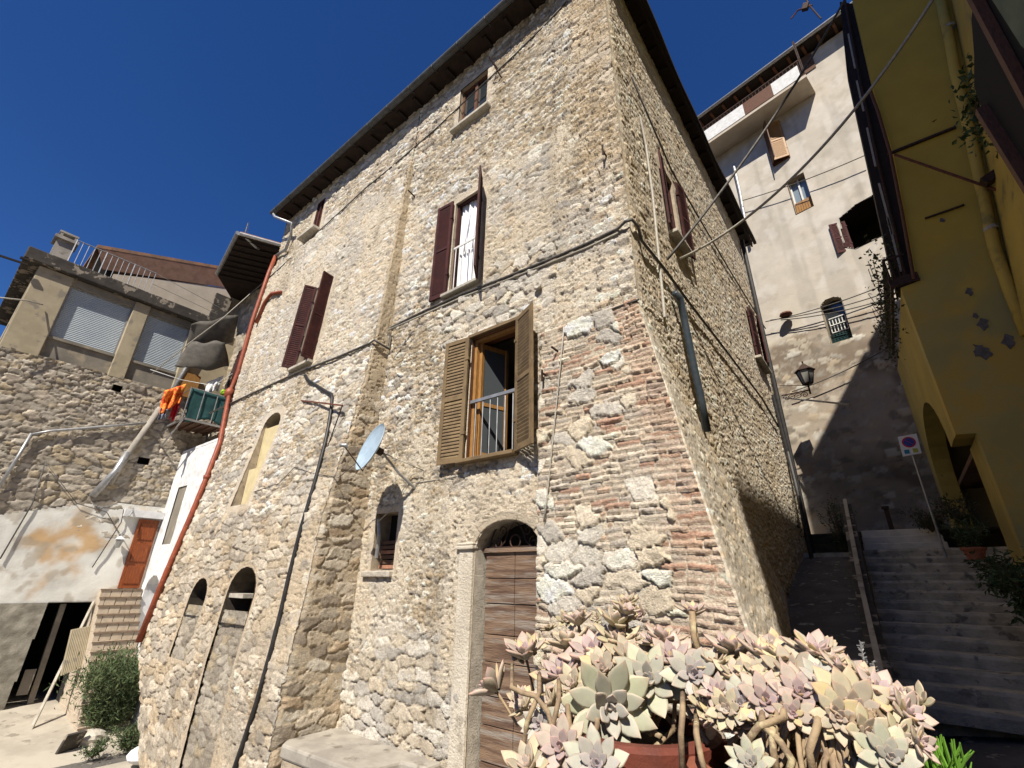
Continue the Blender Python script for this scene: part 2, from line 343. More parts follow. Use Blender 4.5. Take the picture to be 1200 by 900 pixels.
def grid_object(name, X, Y, Z, col, keep, m, parent):
    """a wall surface as one sheet: X,Y,Z (rows,cols) arrays; keep = cells that exist"""
    off = Vector((0,0,0)); p = parent
    while p is not None: off += Vector(p.location); p = p.parent
    nr, nc = X.shape
    co = np.stack([X-off.x, Y-off.y, Z-off.z], -1).reshape(-1, 3).astype(np.float32)
    i = np.arange(nr*nc).reshape(nr, nc)
    q = np.stack([i[:-1, :-1], i[:-1, 1:], i[1:, 1:], i[1:, :-1]], -1)[keep].reshape(-1, 4)
    used = np.zeros(nr*nc, bool); used[q.ravel()] = True
    rem = np.cumsum(used)-1; q = rem[q]; co = co[used]; cc = col.reshape(-1, 3)[used]
    me = bpy.data.meshes.new(name); me.vertices.add(len(co)); me.vertices.foreach_set('co', co.ravel())
    me.loops.add(q.size); me.loops.foreach_set('vertex_index', q.ravel().astype(np.int32))
    me.polygons.add(len(q)); me.polygons.foreach_set('loop_start', np.arange(0, q.size, 4, dtype=np.int32))
    me.polygons.foreach_set('loop_total', np.full(len(q), 4, dtype=np.int32))
    me.polygons.foreach_set('use_smooth', np.ones(len(q), bool))
    me.update(calc_edges=True)
    a = me.color_attributes.new('Col', 'FLOAT_COLOR', 'POINT')
    a.data.foreach_set('color', np.concatenate([np.clip(cc, 0, 1), np.ones((len(cc), 1))], 1).astype(np.float32).ravel())
    me.materials.append(m); o = bpy.data.objects.new(name, me); C.objects.link(o)
    if parent is not None: o.parent = parent
    return o

# ================================================================== THE GROUND
def gz(x, y):
    """height of the street and yard"""
    xs = [-60, -22, -18, -16, -14, -9, -7, -4.5, -1.5, 0.5, 3, 30]; zs = [-2.9, -2.9, -2.95, -3.2, -3.45, -3.4, -3.2, -2.5, -1.9, -1.5, -1.45, -1.4]
    return float(np.interp(x, xs, zs))
mb = MB(); nx, ny = 90, 60
gx = np.concatenate([[-600, -200, -90], np.linspace(-50, 12, nx-6), [40, 120, 500]]); gy = np.concatenate([[-400, -80], np.linspace(-20, 18, ny-4), [60, 500]])
for y in gy:
    for x in gx: mb.v.append((x, y, gz(x, y)-.05))
mb.f = [(j*len(gx)+i, j*len(gx)+i+1, (j+1)*len(gx)+i+1, (j+1)*len(gx)+i) for j in range(len(gy)-1) for i in range(len(gx)-1)]
tag(mb.build('ground', MT['paving'], smooth=True), kind='structure')
mb = MB(); yy = np.linspace(-4, 5.1, 26); xx = np.linspace(-22, -8, 40)
for y in yy:
    for x in xx: mb.v.append((x, y, gz(x, y)-.046))
mb.f = [(j*40+i, j*40+i+1, (j+1)*40+i+1, (j+1)*40+i) for j in range(25) for i in range(39)]
tag(mb.build('yard', MT['leftground'], smooth=True), kind='structure')

hl = MB(); random.seed(2); nh_ = 96  # unseen ring of hills added to block light from the low sky
for i in range(nh_):
    a = 2*math.pi*i/nh_; hgt = 75+22*math.sin(a*3+1)+12*math.sin(a*7); hl.v += [(380*math.cos(a), 380*math.sin(a), -8), (470*math.cos(a), 470*math.sin(a), hgt), (640*math.cos(a), 640*math.sin(a), hgt*1.25)]
for i in range(nh_):
    j = (i+1) % nh_; hl.f += [(3*i, 3*j, 3*j+1, 3*i+1), (3*i+1, 3*j+1, 3*j+2, 3*i+2)]
tag(hl.build('unseen_hills', pmat('unseen_hill_green', (.05,.065,.03), (.035,.045,.025), .05, 1), smooth=True), kind='structure')

# ================================================================== THE STONE HOUSE
ZB, ZT = -3.7, 11.75
house = thing('stone_house', 'tall old rubble stone house with shuttered windows in the middle of the picture', 'house', (-8, 10, -3))
def batter(x, z):
    """how far the left part of the front leans out (towards the street)"""
    t = np.interp(z, [-3.7,-1.3,-.24,1.0,2.9,4.35,7.2,9.3,9.42,12], [1.0,.95,.86,.80,.5,.34,.22,.13,.02,.0])
    left = (np.asarray(x, float) < -7.17)*1.0
    # brick corner steps out a hand's width below z = 3.4
    right = sst(np.asarray(x, float), -3.46, -3.38)*sst(-np.asarray(z, float), -3.42, -3.38)*(.06+np.clip(3.4-np.asarray(z, float), 0, 9)*.045)
    return t*left+right
def yf(x, z): return 5-batter(x, z)
def XR(z): return -1.9+np.clip(3.4-np.asarray(z, float), 0, 9)*.19
def XL(z): return np.interp(z, [-3.7,-2.9,-1.3,1.5,5.4,9.9,12], [-11.0,-11.6,-13.3,-13.2,-13.75,-14.05,-14.1])
def onf(px, py):
    """sight line met with the front wall"""
    y = 5.0
    for _ in range(12):
        p = ony(px, py, y); y = .5*y+.5*float(yf(p.x, p.z))
    return ony(px, py, float(yf(p.x, p.z)))
def arch_poly(x0, x1, z0, zs, rise, n=8):
    c = (x0+x1)/2; r = (x1-x0)/2
    return [(x0, z0), (x1, z0)]+[(c+r*math.cos(math.pi*k/n), zs+rise*math.sin(math.pi*k/n)) for k in range(n+1)]
def rect(x0, x1, z0, z1): return [(x0, z0), (x1, z0), (x1, z1), (x0, z1)]
HOLES = {
 'tan': rect(-4.80,-3.85,1.68,3.76), 'white': rect(-5.52,-4.78,4.95,7.18), 'top': rect(-5.66,-4.80,9.46,10.80),
 'topleft': rect(-11.95,-11.5,9.72,11.0), 'maroon': rect(-10.32,-9.58,4.66,6.98),
 'door': arch_poly(-4.55,-3.47,-2.3,.42,.36), 'niche': rect(-6.86,-6.28,.16,1.06),
}
a0, a1 = onf(300,520), onf(322,490)
yw_b, yw_t = onf(282,592), onf(316,488)
HOLES['yellow'] = arch_poly(yw_b.x-.42, yw_b.x+.36, yw_b.z, yw_t.z-.28, .3)
ar_t, ar_b = onf(292,664), onf(262,880)
HOLES['arch'] = arch_poly(ar_t.x-.52, ar_t.x+.52, gz(-10,4)-.2, ar_t.z-.42, .42)
a2 = onf(234,700); HOLES['arch2'] = arch_poly(a2.x-.42, a2.x+.36, a2.z-1.05, a2.z-.02, .38)

print('yellow', yw_b, yw_t, 'arch', ar_t, ar_b, 'arch2', a2)
cols = np.concatenate([np.arange(0, .999, 1/300.)*.58, .58+np.arange(0, 1.0001, 1/455.)*.42])
zr = np.concatenate([np.linspace(ZB, -2.3, 50)[:-1], np.linspace(-2.3, 5, 430)[:-1], np.linspace(5, ZT, 340)])
S, Zg = np.meshgrid(cols, zr)
xl, xr = XL(Zg), XR(Zg)
# keep the x columns upright in the middle: blend the slanted ends only near the edges
Xg = -16.6+S*(16.6-.55)
Xg = np.where(Xg < -8, -8+(Xg+8)*(-8-xl)/8.6, Xg); Xg = np.where(Xg > -3.2, -3.2+(Xg+3.2)*(xr+3.2)/(3.2-.55), Xg)
U, V = Xg, Zg
big = fbm(U, V, 2.2, 4, 3); med = fbm(U, V, .7, 4, 13)
h1, s1, c1 = rubble(U, V, .19, .085, 11, .050, 'cream')
h2, s2, c2 = rubble(U, V, .31, .15, 21, .056, 'grey')
h3, s3, c3 = rubble(U, V, .13, .060, 31, .040, 'brown')
hb, sb, cb = courses(U, V, 41, .068, .27, .052, 'brick')
hq, sq, cq = courses(U, V, 47, .11, .34, .04, 'cream')
# mortar / old plaster that half hides the stones
expo = .42+2.1*(big-.5)+.9*(med-.5)
expo += .42*sst(V, 7.0, 8.6)*(1-.7*sst(-U, 7.6, 8.4))                                   # bare stone high up
expo += .22*sst(-U, 7.3, 7.8)*sst(-V, -4.5, -2.0)              # lower left, stones stand out
expo -= .75*sst(-U, 7.15, 7.3)*sst(-U, -10.6, -9.6)*sst(V, 4.2, 5.2)*(1-sst(V, 8.4, 9.6))   # plastered upper left
expo -= .60*sst(U, -5.0, -4.5)*(1-sst(U, -3.1, -2.5))*sst(V, 4.8, 5.4)*(1-sst(V+.5*(med-.5), 7.2, 7.9))
expo -= .30*sst(U, -3.8, -3.5)*sst(V, 3.4, 3.5)*(1-sst(V, 4.4, 4.7))
expo -= .45*sst(U, -5.3, -5.0)*sst(-V, -1.9, -.9)*(1-sst(U, -3.5, -3.42))
expo += .25*sst(U, -6.9, -6.4)*(1-sst(U, -5.4, -5.1))*sst(-V, .0, 1.2)
expo += .25*sst(U, -3.4, -2.9)*(1-sst(V, 4.9, 5.4))*sst(V, 3.4, 3.6)*0
hole_d = np.full(U.shape, 9.); hole = np.zeros(U.shape, bool)
for k, pl in HOLES.items():
    wdt = .22 if k in ('white','top','topleft','maroon','yellow') else .1
    d = polydist(U, V, pl); ins = inpoly(U, V, pl)
    hole |= ins; hole_d = np.minimum(hole_d, np.where(ins, 0, d)/wdt)
near = 1-sst(hole_d, .35, 1.1)
expo = np.clip(expo-near*.9, 0.03, 1)
mort = (.052*(1-expo)-.008+.010*sst(-V, -3.4, -1.0))+.016*(fbm(U, V, .16, 4, 61)-.5)+.008*(vn(U/.028, V/.022, 62)-.5)+.012*(big-.5)
pit = sst(vn(U/.045, V/.03, 71)*.6+vn(U/.021, V/.016, 72)*.4, .60, .74)
mort -= .034*pit*(1-near)
mort -= .035*sst(vn(U/.16, V/.045, 75)*.7+.3*vn(U/.05, V/.03, 76), .74, .82)*(1-near)
mort -= .03*sst(vn(U/.11, V/.05, 73), .80, .9)*(1-near)
# cavities where mortar has fallen out
cav = sst(fbm(U, V, .3, 4, 91), .60, .70)*expo; 
mortc = np.array((.50,.44,.345))*(.80+.40*fbm(U, V, .5, 4, 81))[..., None]
mortc = lerpc(mortc, np.array((.56,.475,.36))*(.9+.2*med)[..., None], .7*sst(-expo, -.22, .1))
grey_t = sst(fbm(U, V, 1.3, 4, 85), .48, .66)
mortc = lerpc(mortc, np.array((.40,.375,.335))*(.8+.4*med)[..., None], grey_t*.7)
och = sst(fbm(U, V, .8, 3, 87), .60, .75); mortc = lerpc(mortc, np.array((.48,.37,.22)), och*.30)
mortc = lerpc(mortc, np.array((.29,.24,.18))*(.8+.4*med)[..., None], .75*sst(expo, .42, .70)*(1-near))
# choose between stone sizes
mixb = sst(fbm(U, V, 1.6, 3, 95)+.45*sst(-U, 7.0, 7.3)*sst(-V, -2.6, -.6)*.5+.10*sst(-V, -.2, 1.0), .62, .70)
mixs = sst(fbm(U, V, 1.4, 3, 97)+.12*sst(V, 7, 10), .52, .60)
hs = lerp(lerp(h1, h3, mixs), h2, mixb); ss = lerp(lerp(s1, s3, mixs), s2, mixb); cs = lerpc(lerpc(c1, c3, mixs), c2, mixb)
tq = sst(U, -2.75, -2.55)*sst(V, 3.35, 3.42)*sst(V, 5.2, 5.6)          # quoins above the plaster
cs = lerpc(cs, np.array((.44,.33,.2))+0*cs, tq*.35); expo = expo+.25*tq
kbr = sst(U, -3.5, -3.42)*sst(-V, -3.42, -3.38)                         # brick and stone corner
h4, s4, c4, i4 = rubble(U, V, .36, .21, 121, .07, 'grey', .08, ids=True)
bst = 1.0*((i4*53.7) % 1 < .34+.25*sst(-V, -1.2, .8)-.42*sst(U+.19*(V-3.4), -2.35, -2.1))
hbr = lerp(hb, h4*1.0, bst); sbr = lerp(sb, s4, bst); cbr = lerpc(lerpc(cb, np.array((.47,.26,.165))*(.8+.4*med)[..., None], .28*sst(U+.19*(V-3.4), -2.45, -2.1)), c4*1.1, bst)
hs = lerp(hs, hbr, kbr); ss = lerp(ss, sbr, kbr); cs = lerpc(cs, cbr, kbr)
mort = lerp(mort, .004+.040*(fbm(U, V, .35, 3, 141)-.40)+.006*(vn(U/.05, V/.03, 143)-.5)-.012*pit, kbr)
cav = cav*(1-kbr*.3)
mort -= .034*(1-sst(ss, 0, .6))*sst(expo+.5*(vn(U/.4, V/.25, 64)-.5), .30, .55)*(1-near)*(1-kbr)
H = np.maximum(hs*1.0, mort-.06*cav*(1-ss*.8))
cover = sst(mort-hs, -.004, .004)
col = lerpc(cs, mortc, cover)
col = lerpc(col, np.array((.20,.165,.125))*(.8+.4*med)[..., None], sst(cav*(1-ss), .3, .9)*.75)
col *= (1-.28*pit*cover*(1-near))[..., None]
streak = sst(fbm(U*3.2, V*.35, .9, 4, 151), .56, .74)*sst(big, .4, .6)
col = lerpc(col, col*np.array((.72,.70,.68)), streak*.6)
wh = sst(fbm(U, V, .55, 4, 161), .62, .74)*(1-kbr); col = lerpc(col, np.array((.53,.50,.45)), wh*.35)
openj = sst(-.5*H-.0, -.004, .004)*(1-ss); col = lerpc(col, np.array((.26,.215,.16)), openj*.7)
H = H*(1-near*.85)+near*.85*(.018+.012*(med-.5)+.004*(vn(U/.03, V/.03, 63)-.5))
col = lerpc(col, np.array((.50,.43,.335))*(.86+.28*med)[..., None], near*.6)
H = H+.05*(big-.5)
# rounded outer corner of the leaning left part, courses of big blocks on its return
Yg = yf(U, V)-H
keep = ~(inpoly((U[:-1,:-1]+U[1:,1:])/2, (V[:-1,:-1]+V[1:,1:])/2, HOLES['tan']))
for k, pl in HOLES.items():
    if k != 'tan': keep &= ~inpoly((U[:-1,:-1]+U[1:,1:])/2, (V[:-1,:-1]+V[1:,1:])/2, pl)
keep &= ~((U[:-1, :-1] < -7.17) & (U[1:, 1:] >= -7.17))
jl = (1-sst(ss, 0, .55))*sst(expo+.6*(vn(U/.35, V/.22, 66)-.5), .30, .60)*(1-near)*(1-.5*kbr)
col = lerpc(col, np.array((.19,.155,.115))*(.8+.4*med)[..., None], jl*(.62-.27*sst(-V, -3.0, -.5)))
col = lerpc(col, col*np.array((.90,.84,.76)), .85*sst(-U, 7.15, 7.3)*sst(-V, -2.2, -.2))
ctr = sst(cs.mean(-1), .25, .55)*(1-cover); col = col*(.95+.17*ctr)[..., None]
col = np.clip(col*np.array((1.24,1.235,1.235)), 0, .74)
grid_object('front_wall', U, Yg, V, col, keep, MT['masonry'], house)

# return of the leaning part, big blocks low down
zq = np.concatenate([np.linspace(ZB, 4.5, 420)[:-1], np.linspace(4.5, 9.85, 160)]); sq_ = np.linspace(0, 1, 60)
Sq, Vq = np.meshgrid(sq_, zq); bt = np.interp(Vq, zr, Yg[:, np.searchsorted(Xg[200], -7.175)-1]); Uq = bt+Sq*(5.06-bt)
h_, s_, c_ = rubble(Uq, Vq, .36, .17, 171, .045, 'cream'); ha, sa, ca = rubble(Uq, Vq, .2, .12, 173, .04, 'cream')
kb = sst(-Vq, -3.4, -2.6); h_ = lerp(ha*.6, h_, kb); s_ = lerp(sa, s_, kb); c_ = lerpc(ca, c_*.9, kb)
m_ = .020+.03*(fbm(Uq, Vq, .3, 4, 175)-.5)-.012*sst(vn(Uq/.045, Vq/.03, 176), .6, .74)+.016*sst(Vq, 2.8, 4.4)
cv_ = sst(m_-h_, -.004, .004); c_ = lerpc(c_, np.array((.43,.37,.28))*(.8+.4*fbm(Uq, Vq, .5, 3, 177))[..., None], cv_)
Hq = np.maximum(h_, m_)
Hq[:, 0] = .0
c_ = c_*np.array((1.15,1.1,1.04))
grid_object('return_wall', -7.17-.0+Hq*sst(Sq, 0, .08)-.012*(1-sst(Sq, 0, .08)), Uq, Vq, c_, np.ones((len(zq)-1, 59), bool), MT['masonry'], house)

# ---- right wall
YE = 15.2
def xw(y, z): return -1.9+np.maximum(0, .19*(3.4-z)-.115*(y-5))*(z < 3.4)
yc = 5+(YE-5)*(np.linspace(0, 1, 520)**1.35)
zc = np.concatenate([np.linspace(-2.5, 5, 430)[:-1], np.linspace(5, ZT, 300)])
Ys, Zs = np.meshgrid(yc, zc)
y0 = 5-batter(XR(Zs)-.001, Zs)                                         # meets the front wall at the corner
Yr = y0+(Ys-5)*(YE-y0)/(YE-5)
U, V = Yr, Zs
RH = {'rmaroon': rect(6.8,7.45,5.75,7.5), 'rfar': rect(13.2,14.4,5.9,7.5)}
h1, s1, c1 = rubble(U, V, .20, .065, 211, .024, 'cream')
h2, s2, c2 = rubble(U, V, .28, .10, 221, .028, 'brown')
big = fbm(U, V, 2.0, 4, 203); med = fbm(U, V, .7, 4, 213)
mx = sst(fbm(U, V, 1.2, 3, 205), .5, .6)
hs = lerp(h1, h2, mx); ss = lerp(s1, s2, mx); cs = lerpc(c1, c2, mx)
expo = np.clip(.75+.7*(big-.5)+.3*(med-.5), .05, 1)
wedge = sst(xw(U, V)+1.9, .0, .05)
expo = expo*(1-.45*wedge)
hole_d = np.full(U.shape, 9.)
for k, pl in RH.items(): hole_d = np.minimum(hole_d, np.where(inpoly(U, V, pl), 0, polydist(U, V, pl)))
near = 1-sst(hole_d, .05, .25)
expo = np.clip(expo-near*.8, .03, 1)
pit = sst(vn(U/.06, V/.035, 271)*.6+vn(U/.03, V/.02, 272)*.4, .58, .72)
mort = .022*(1-expo)+.002+.007*(fbm(U, V, .16, 4, 261)-.5)-.012*pit*(1-near)
H = np.maximum(hs, mort); cover = sst(mort-hs, -.004, .004)
mortc = np.array((.40,.345,.265))*(.75+.5*fbm(U, V, .5, 4, 281))[..., None]
mortc = lerpc(mortc, np.array((.34,.325,.30))*(.8+.4*med)[..., None], wedge*.8)
col = lerpc(cs*.9, mortc, cover); col *= (1-.3*pit*cover)[..., None]
H = H*(1-near*.6)+near*.6*.015+.03*(big-.5)
edge = sst(Ys, 5.0, 5.12)                                              # tie both walls at the corner
Hc = .03
Xw = xw(Yr, Zs)
Xr = np.where(Ys <= 5.0001, XR(Zs), Xw+H*edge)
keep = np.ones((U.shape[0]-1, U.shape[1]-1), bool)
for k, pl in RH.items(): keep &= ~inpoly((U[:-1,:-1]+U[1:,1:])/2, (V[:-1,:-1]+V[1:,1:])/2, pl)
# first column follows the displaced front edge
Yr2 = Yr.copy(); Yr2[:, 0] = np.interp(zc, zr, Yg[:, -1]); Xr[:, 0] = np.interp(zc, zr, Xg[:, -1])
col = col*.70+np.array((.40,.345,.27))*.30; col = np.clip(col*np.array((1.48,1.46,1.42)), 0, .7)
grid_object('side_wall', Xr, Yr2, V, col, keep, MT['masonry_side'], house)

# far and left walls of the house (plain rubble, seen only from the side)
mb = MB(); n = 24
zz = np.linspace(ZB, ZT, n)
for z in zz:
    mb.v.append((float(XL(z)), float(yf(XL(z), z))-.0, z)); mb.v.append((float(XL(z))-.1, YE, z))
mb.f = [(2*i, 2*i+1, 2*i+3, 2*i+2) for i in range(n-1)]
b = len(mb.v)
mb.add([(-15, YE, ZB), (-1.9, YE, ZB), (-1.9, YE, ZT), (-14, YE, ZT)], [(0,1,2,3)])
mb.build('back_wall', MT['greyplaster'], house)

# ---- roof
rf = MB()
ze = 11.42; ey = 4.56; ex = -1.58; lx = -14.1; ye = 15.9
wav = lambda y: .08*math.sin(y*.45+.3)+.02*math.sin(y*2.1)
n = 24
def eavept(t): return None
top = [(-9.5, 10.2, 14.6), (-6.2, 10.2, 14.6)]
rf.add([(lx, ey, ze+.10), (ex, ey, ze+.10), (ex, ye, ze+.10), (lx, ye, ze+.10), *top], [(0,1,5,4), (1,2,5), (2,3,4,5), (3,0,4)])
rf.add([(lx, ey, ze+.04), (ex, ey, ze+.04), (ex, ye, ze+.04), (lx, ye, ze+.04)], [(0,1,2,3)])
rf.add([(lx, ey, ze+.04), (ex, ey, ze+.04), (ex, ey, ze+.10), (lx, ey, ze+.10)], [(0,1,2,3)])
rf.add([(ex, ey, ze+.04), (ex, ye, ze+.04), (ex, ye, ze+.10), (ex, ey, ze+.10)], [(0,1,2,3)])
rf.add([(lx, ey, ze+.04), (lx, ye, ze+.04), (lx, ye, ze+.10), (lx, ey, ze+.10)], [(0,1,2,3)])
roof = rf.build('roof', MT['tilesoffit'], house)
tl = MB()
random.seed(3)
for i in range(56):                                                    # ends of the curved tiles along both eaves
    x = lx+.1+i*.22
    tl.tube([(x, ey-.05+random.uniform(-.02,.02), ze+.13), (x+.01, ey+1.4, ze+.13+.87)], .085, 8)
for i in range(50):
    y = ey+.2+i*.225
    if y < ye: tl.tube([(ex-.02+wav(y)*.5, y, ze+.15), (ex-1.2, y, ze+.83)], .085, 8)
vb = MB(); nb_ = 40
for k in range(nb_):
    y0_, y1_ = ey+(ye-ey)*k/nb_, ey+(ye-ey)*(k+1)/nb_
    vb.bar((ex+.03+wav(y0_)*.5, y0_, ze+.06), (ex+.03+wav(y1_)*.5, y1_, ze+.06), .10, .10)
vb.build('verge_board', MT['rafter'], house)
tl.build('roof_tiles', MT['rooftile'], house)
rt = MB()
for i in range(21):
    x = lx+.4+i*.6
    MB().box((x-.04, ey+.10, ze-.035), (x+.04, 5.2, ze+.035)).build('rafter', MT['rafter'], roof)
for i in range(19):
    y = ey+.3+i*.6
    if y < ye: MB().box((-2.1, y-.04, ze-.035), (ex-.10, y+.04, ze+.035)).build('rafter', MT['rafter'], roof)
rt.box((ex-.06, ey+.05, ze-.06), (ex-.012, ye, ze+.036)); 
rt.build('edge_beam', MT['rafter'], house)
g = MB()
def halfpipe(mb, p, q, r, n=8):
    p, q = Vector(p), Vector(q); d = (q-p).normalized(); side = d.cross(Vector((0,0,1))).normalized(); b = len(mb.v)
    for e in (p, q):
        for rr in (r, r-.008):
            for k in range(n+1):
                a = math.pi*k/n; mb.v.append(tuple(e+side*rr*math.cos(a)-Vector((0,0,1))*rr*math.sin(a)))
    m = n+1
    for k in range(n):
        mb.f.append((b+k, b+k+1, b+2*m+k+1, b+2*m+k)); mb.f.append((b+m+k+1, b+m+k, b+3*m+k, b+3*m+k+1))
    for e in (0, 2*m):
        for k in range(n): mb.f.append((b+e+k, b+e+k+1, b+e+m+k+1, b+e+m+k))
    return mb
halfpipe(g, (lx-.05, ey-.09, ze+.07), (ex, ey-.09, ze+.07), .085)
for i in range(15):                                                    # gutter straps
    x = lx+.3+i*.85
    g.tube([(x, ey-.178, ze+.06), (x, ey-.16, ze+.0), (x, ey-.09, ze-.028), (x, ey-.02, ze+.0), (x, ey+.05, ze+.03)], .010, 5)
g.build('gutter', MT['gutter'], house)

# ---- windows of the stone house
def sleeve_part(parent, pl, depth, m, front=-.012, name='reveal'):
    mb = MB(); pts = [(x, float(yf(x, z))+front, z) for x, z in pl]; n = len(pts)
    back = [(x, 5+depth, z) for x, z in pl]
    mb.add(pts+back, [(i, (i+1) % n, n+(i+1) % n, n+i) for i in range(n)])
    return mb.build(name, m, parent)
def room_box(parent, x0, x1, z0, z1, y0, dep, m, name='room'):
    mb = MB(); mb.add([(x0,y0,z0),(x1,y0,z0),(x1,y0+dep,z0),(x0,y0+dep,z0),(x0,y0,z1),(x1,y0,z1),(x1,y0+dep,z1),(x0,y0+dep,z1)],
        [(0,1,2,3),(4,5,6,7),(0,3,7,4),(1,2,6,5),(2,3,7,6)])
    return mb.build(name, m, parent)
def frame_box(mb, x0, x1, z0, z1, y, w, d):
    mb.box((x0, y, z0), (x0+w, y+d, z1)); mb.box((x1-w, y, z0), (x1, y+d, z1))
    mb.box((x0+w, y, z1-w), (x1-w, y+d, z1)); mb.box((x0+w, y, z0), (x1-w, y+d, z0+w)); return mb
def louvre_leaf(parent, hinge, dirv, W, H, m, name='shutter', th=.035, mid=.5, n=None, label=None, up=(0,0,1), hinges=True):
    """louvred leaf: hinge = lower hinge corner, dirv = direction the leaf runs from its hinge"""
    h = Vector(hinge); d = Vector(dirv).normalized(); u = Vector(up).normalized(); nn = d.cross(u).normalized()
    st = min(.07, W*.16); mb = MB()
    def pc(a0, a1, b0, b1, t=th, o=0):
        p = h+d*((a0+a1)/2)+u*b0+nn*o; q = h+d*((a0+a1)/2)+u*b1+nn*o; r = d*(a1-a0)/2; tt = nn*t/2
        mb.add([p-r-tt, p+r-tt, p+r+tt, p-r+tt, q-r-tt, q+r-tt, q+r+tt, q-r+tt], [(0,3,2,1),(4,5,6,7),(0,1,5,4),(1,2,6,5),(2,3,7,6),(3,0,4,7)])
    pc(0, st, 0, H); pc(W-st, W, 0, H)
    for b0, b1 in ((0, st*1.2), (H*mid-st*.5, H*mid+st*.5), (H-st, H)): pc(st, W-st, b0, b1)
    for lo, hi in ((st*1.2, H*mid-st*.5), (H*mid+st*.5, H-st)):
        k = n or max(6, int((hi-lo)/.055))
        for i in range(k):
            z = lo+(i+.5)*(hi-lo)/k; a = (hi-lo)/k*.78
            p = h+d*st+u*z; q = h+d*(W-st)+u*z; s0 = nn*th*.42; s1 = u*a
            mb.add([p-s0-s1, q-s0-s1, q+s0+s1*.9, p+s0+s1*.9, p-s0-s1+u*.012, q-s0-s1+u*.012, q+s0+s1*.9+u*.012, p+s0+s1*.9+u*.012],
                   [(0,1,2,3),(7,6,5,4),(0,4,5,1),(2,6,7,3)])
    if hinges:
        for z in (H*.2, H*.8): pc(-.02, .05, z, z+.05, th*1.6)
    o = mb.build(name, m, parent)
    if label: o['label'] = label
    return o

# tan window
win = MB(); frame_box(win, -4.80, -3.85, 1.68, 3.76, 5.02, .055, .09); win = win.build('window', MT['goldwood'], house, bevel=.004)
win['label'] = 'open window with tan shutters'
sleeve_part(win, HOLES['tan'], .35, MT['brownwood'], front=-.05)
room_box(win, -6.4, -2.9, 1.2, 4.2, 5.36, 2.6, MT['room'])
rb = MB(); 
for (x0, x1, z0, z1) in ((-6.4,-4.8,1.2,4.2), (-3.85,-2.9,1.2,4.2), (-4.8,-3.85,3.76,4.2), (-4.8,-3.85,1.2,1.68)): rb.box((x0, 5.30, z0), (x1, 5.355, z1))
rb.build('inner_wall', MT['room'], win)
lf = louvre_leaf(win, (-4.82, 4.90, 1.66), (-1, -.10, 0), .50, 2.12, MT['tanpaint'])
lf = louvre_leaf(win, (-3.83, 4.90, 1.66), (.90, -.42, 0), .50, 2.12, MT['tanpaint'])
sf = MB()                                                             # casement opened inwards on the left
for k, (x, dx) in enumerate(((-4.72, .04), (-3.93, -.02))):
    p, q = Vector((x, 5.12, 0)), Vector((x+dx*4, 5.56, 0))
    for z0, z1 in ((1.76, 1.84), (3.62, 3.70), (2.60, 2.66)): sf.bar((p.x, p.y, (z0+z1)/2), (q.x, q.y, (z0+z1)/2), .04, z1-z0)
    for e in (p, q): sf.box((e.x-.03, e.y-.03, 1.76), (e.x+.03, e.y+.03, 3.70))
sf.build('casement', MT['goldwood'], win)
MB().bar((-4.70, 5.16, 2.73), (-4.56, 5.54, 2.73), .006, 1.78).build('pane', MT['midglass'], win)
rl = MB(); rl.box((-4.79, 4.965, 2.60), (-3.86, 5.0, 2.65))
for i in range(6): x = -4.68+i*.148; rl.tube([(x, 4.985, 1.72), (x, 4.985, 2.61)], .009, 6)
rl.build('window_railing', MT['galv'], win)
sl_ = MB(); sl_.box((-4.90, 4.82, 1.63), (-3.82, 5.06, 1.685)); sl_.build('window_sill', MT['tanpaint'], win, bevel=.006)
lint = MB(); lint.box((-4.86, 4.90, 3.77), (-3.80, 5.05, 3.82)); lint.build('lintel', MT['tanpaint'], win)

# white curtained window with maroon shutters
win = MB(); frame_box(win, -5.52, -4.78, 4.95, 7.18, 5.04, .05, .06); win = win.build('window', MT['maroon'], house)
win['label'] = 'window with white curtain and maroon shutters'
sleeve_part(win, HOLES['white'], .25, MT['reveal'])
ct = MB(); nn_ = 60
for j in range(2):
    for i in range(nn_+1):
        x = -5.49+i/nn_*.68; ct.v.append((x, 5.13+.018*math.sin(i*.9)+.012*math.sin(i*.37+1), 4.96+j*2.2))
ct.f = [(i, i+1, nn_+2+i, nn_+1+i) for i in range(nn_)]
ct.build('curtain', MT['curtain'], win, smooth=True)
for x in (-5.30, -5.08, -4.92):
    MB().tube([(x, 5.09, 5.9), (x+.05, 5.085, 6.4), (x+.1, 5.09, 7.1)], .012, 6).build('curtain_fold', MT['curtain'], win, smooth=True)
rl = MB(); rl.box((-5.50, 5.0, 6.0), (-4.80, 5.025, 6.04)); rl.box((-5.50, 5.0, 4.99), (-4.80, 5.02, 5.02))
for i in range(7): x = -5.44+i*.1; rl.tube([(x, 5.01, 5.0), (x, 5.01, 6.02)], .009, 6)
rl.build('window_railing', MT['white'], win)
louvre_leaf(win, (-5.54, 4.93, 4.92), (-1, -.06, 0), .42, 2.3, MT['maroon'])
louvre_leaf(win, (-4.76, 4.93, 4.92), (.60, -.80, 0), .42, 2.3, MT['maroon'])
sl_ = MB(); sl_.box((-5.62, 4.86, 4.87), (-4.72, 5.06, 4.93)); sl_.build('window_sill', MT['palecable'], win, bevel=.008)

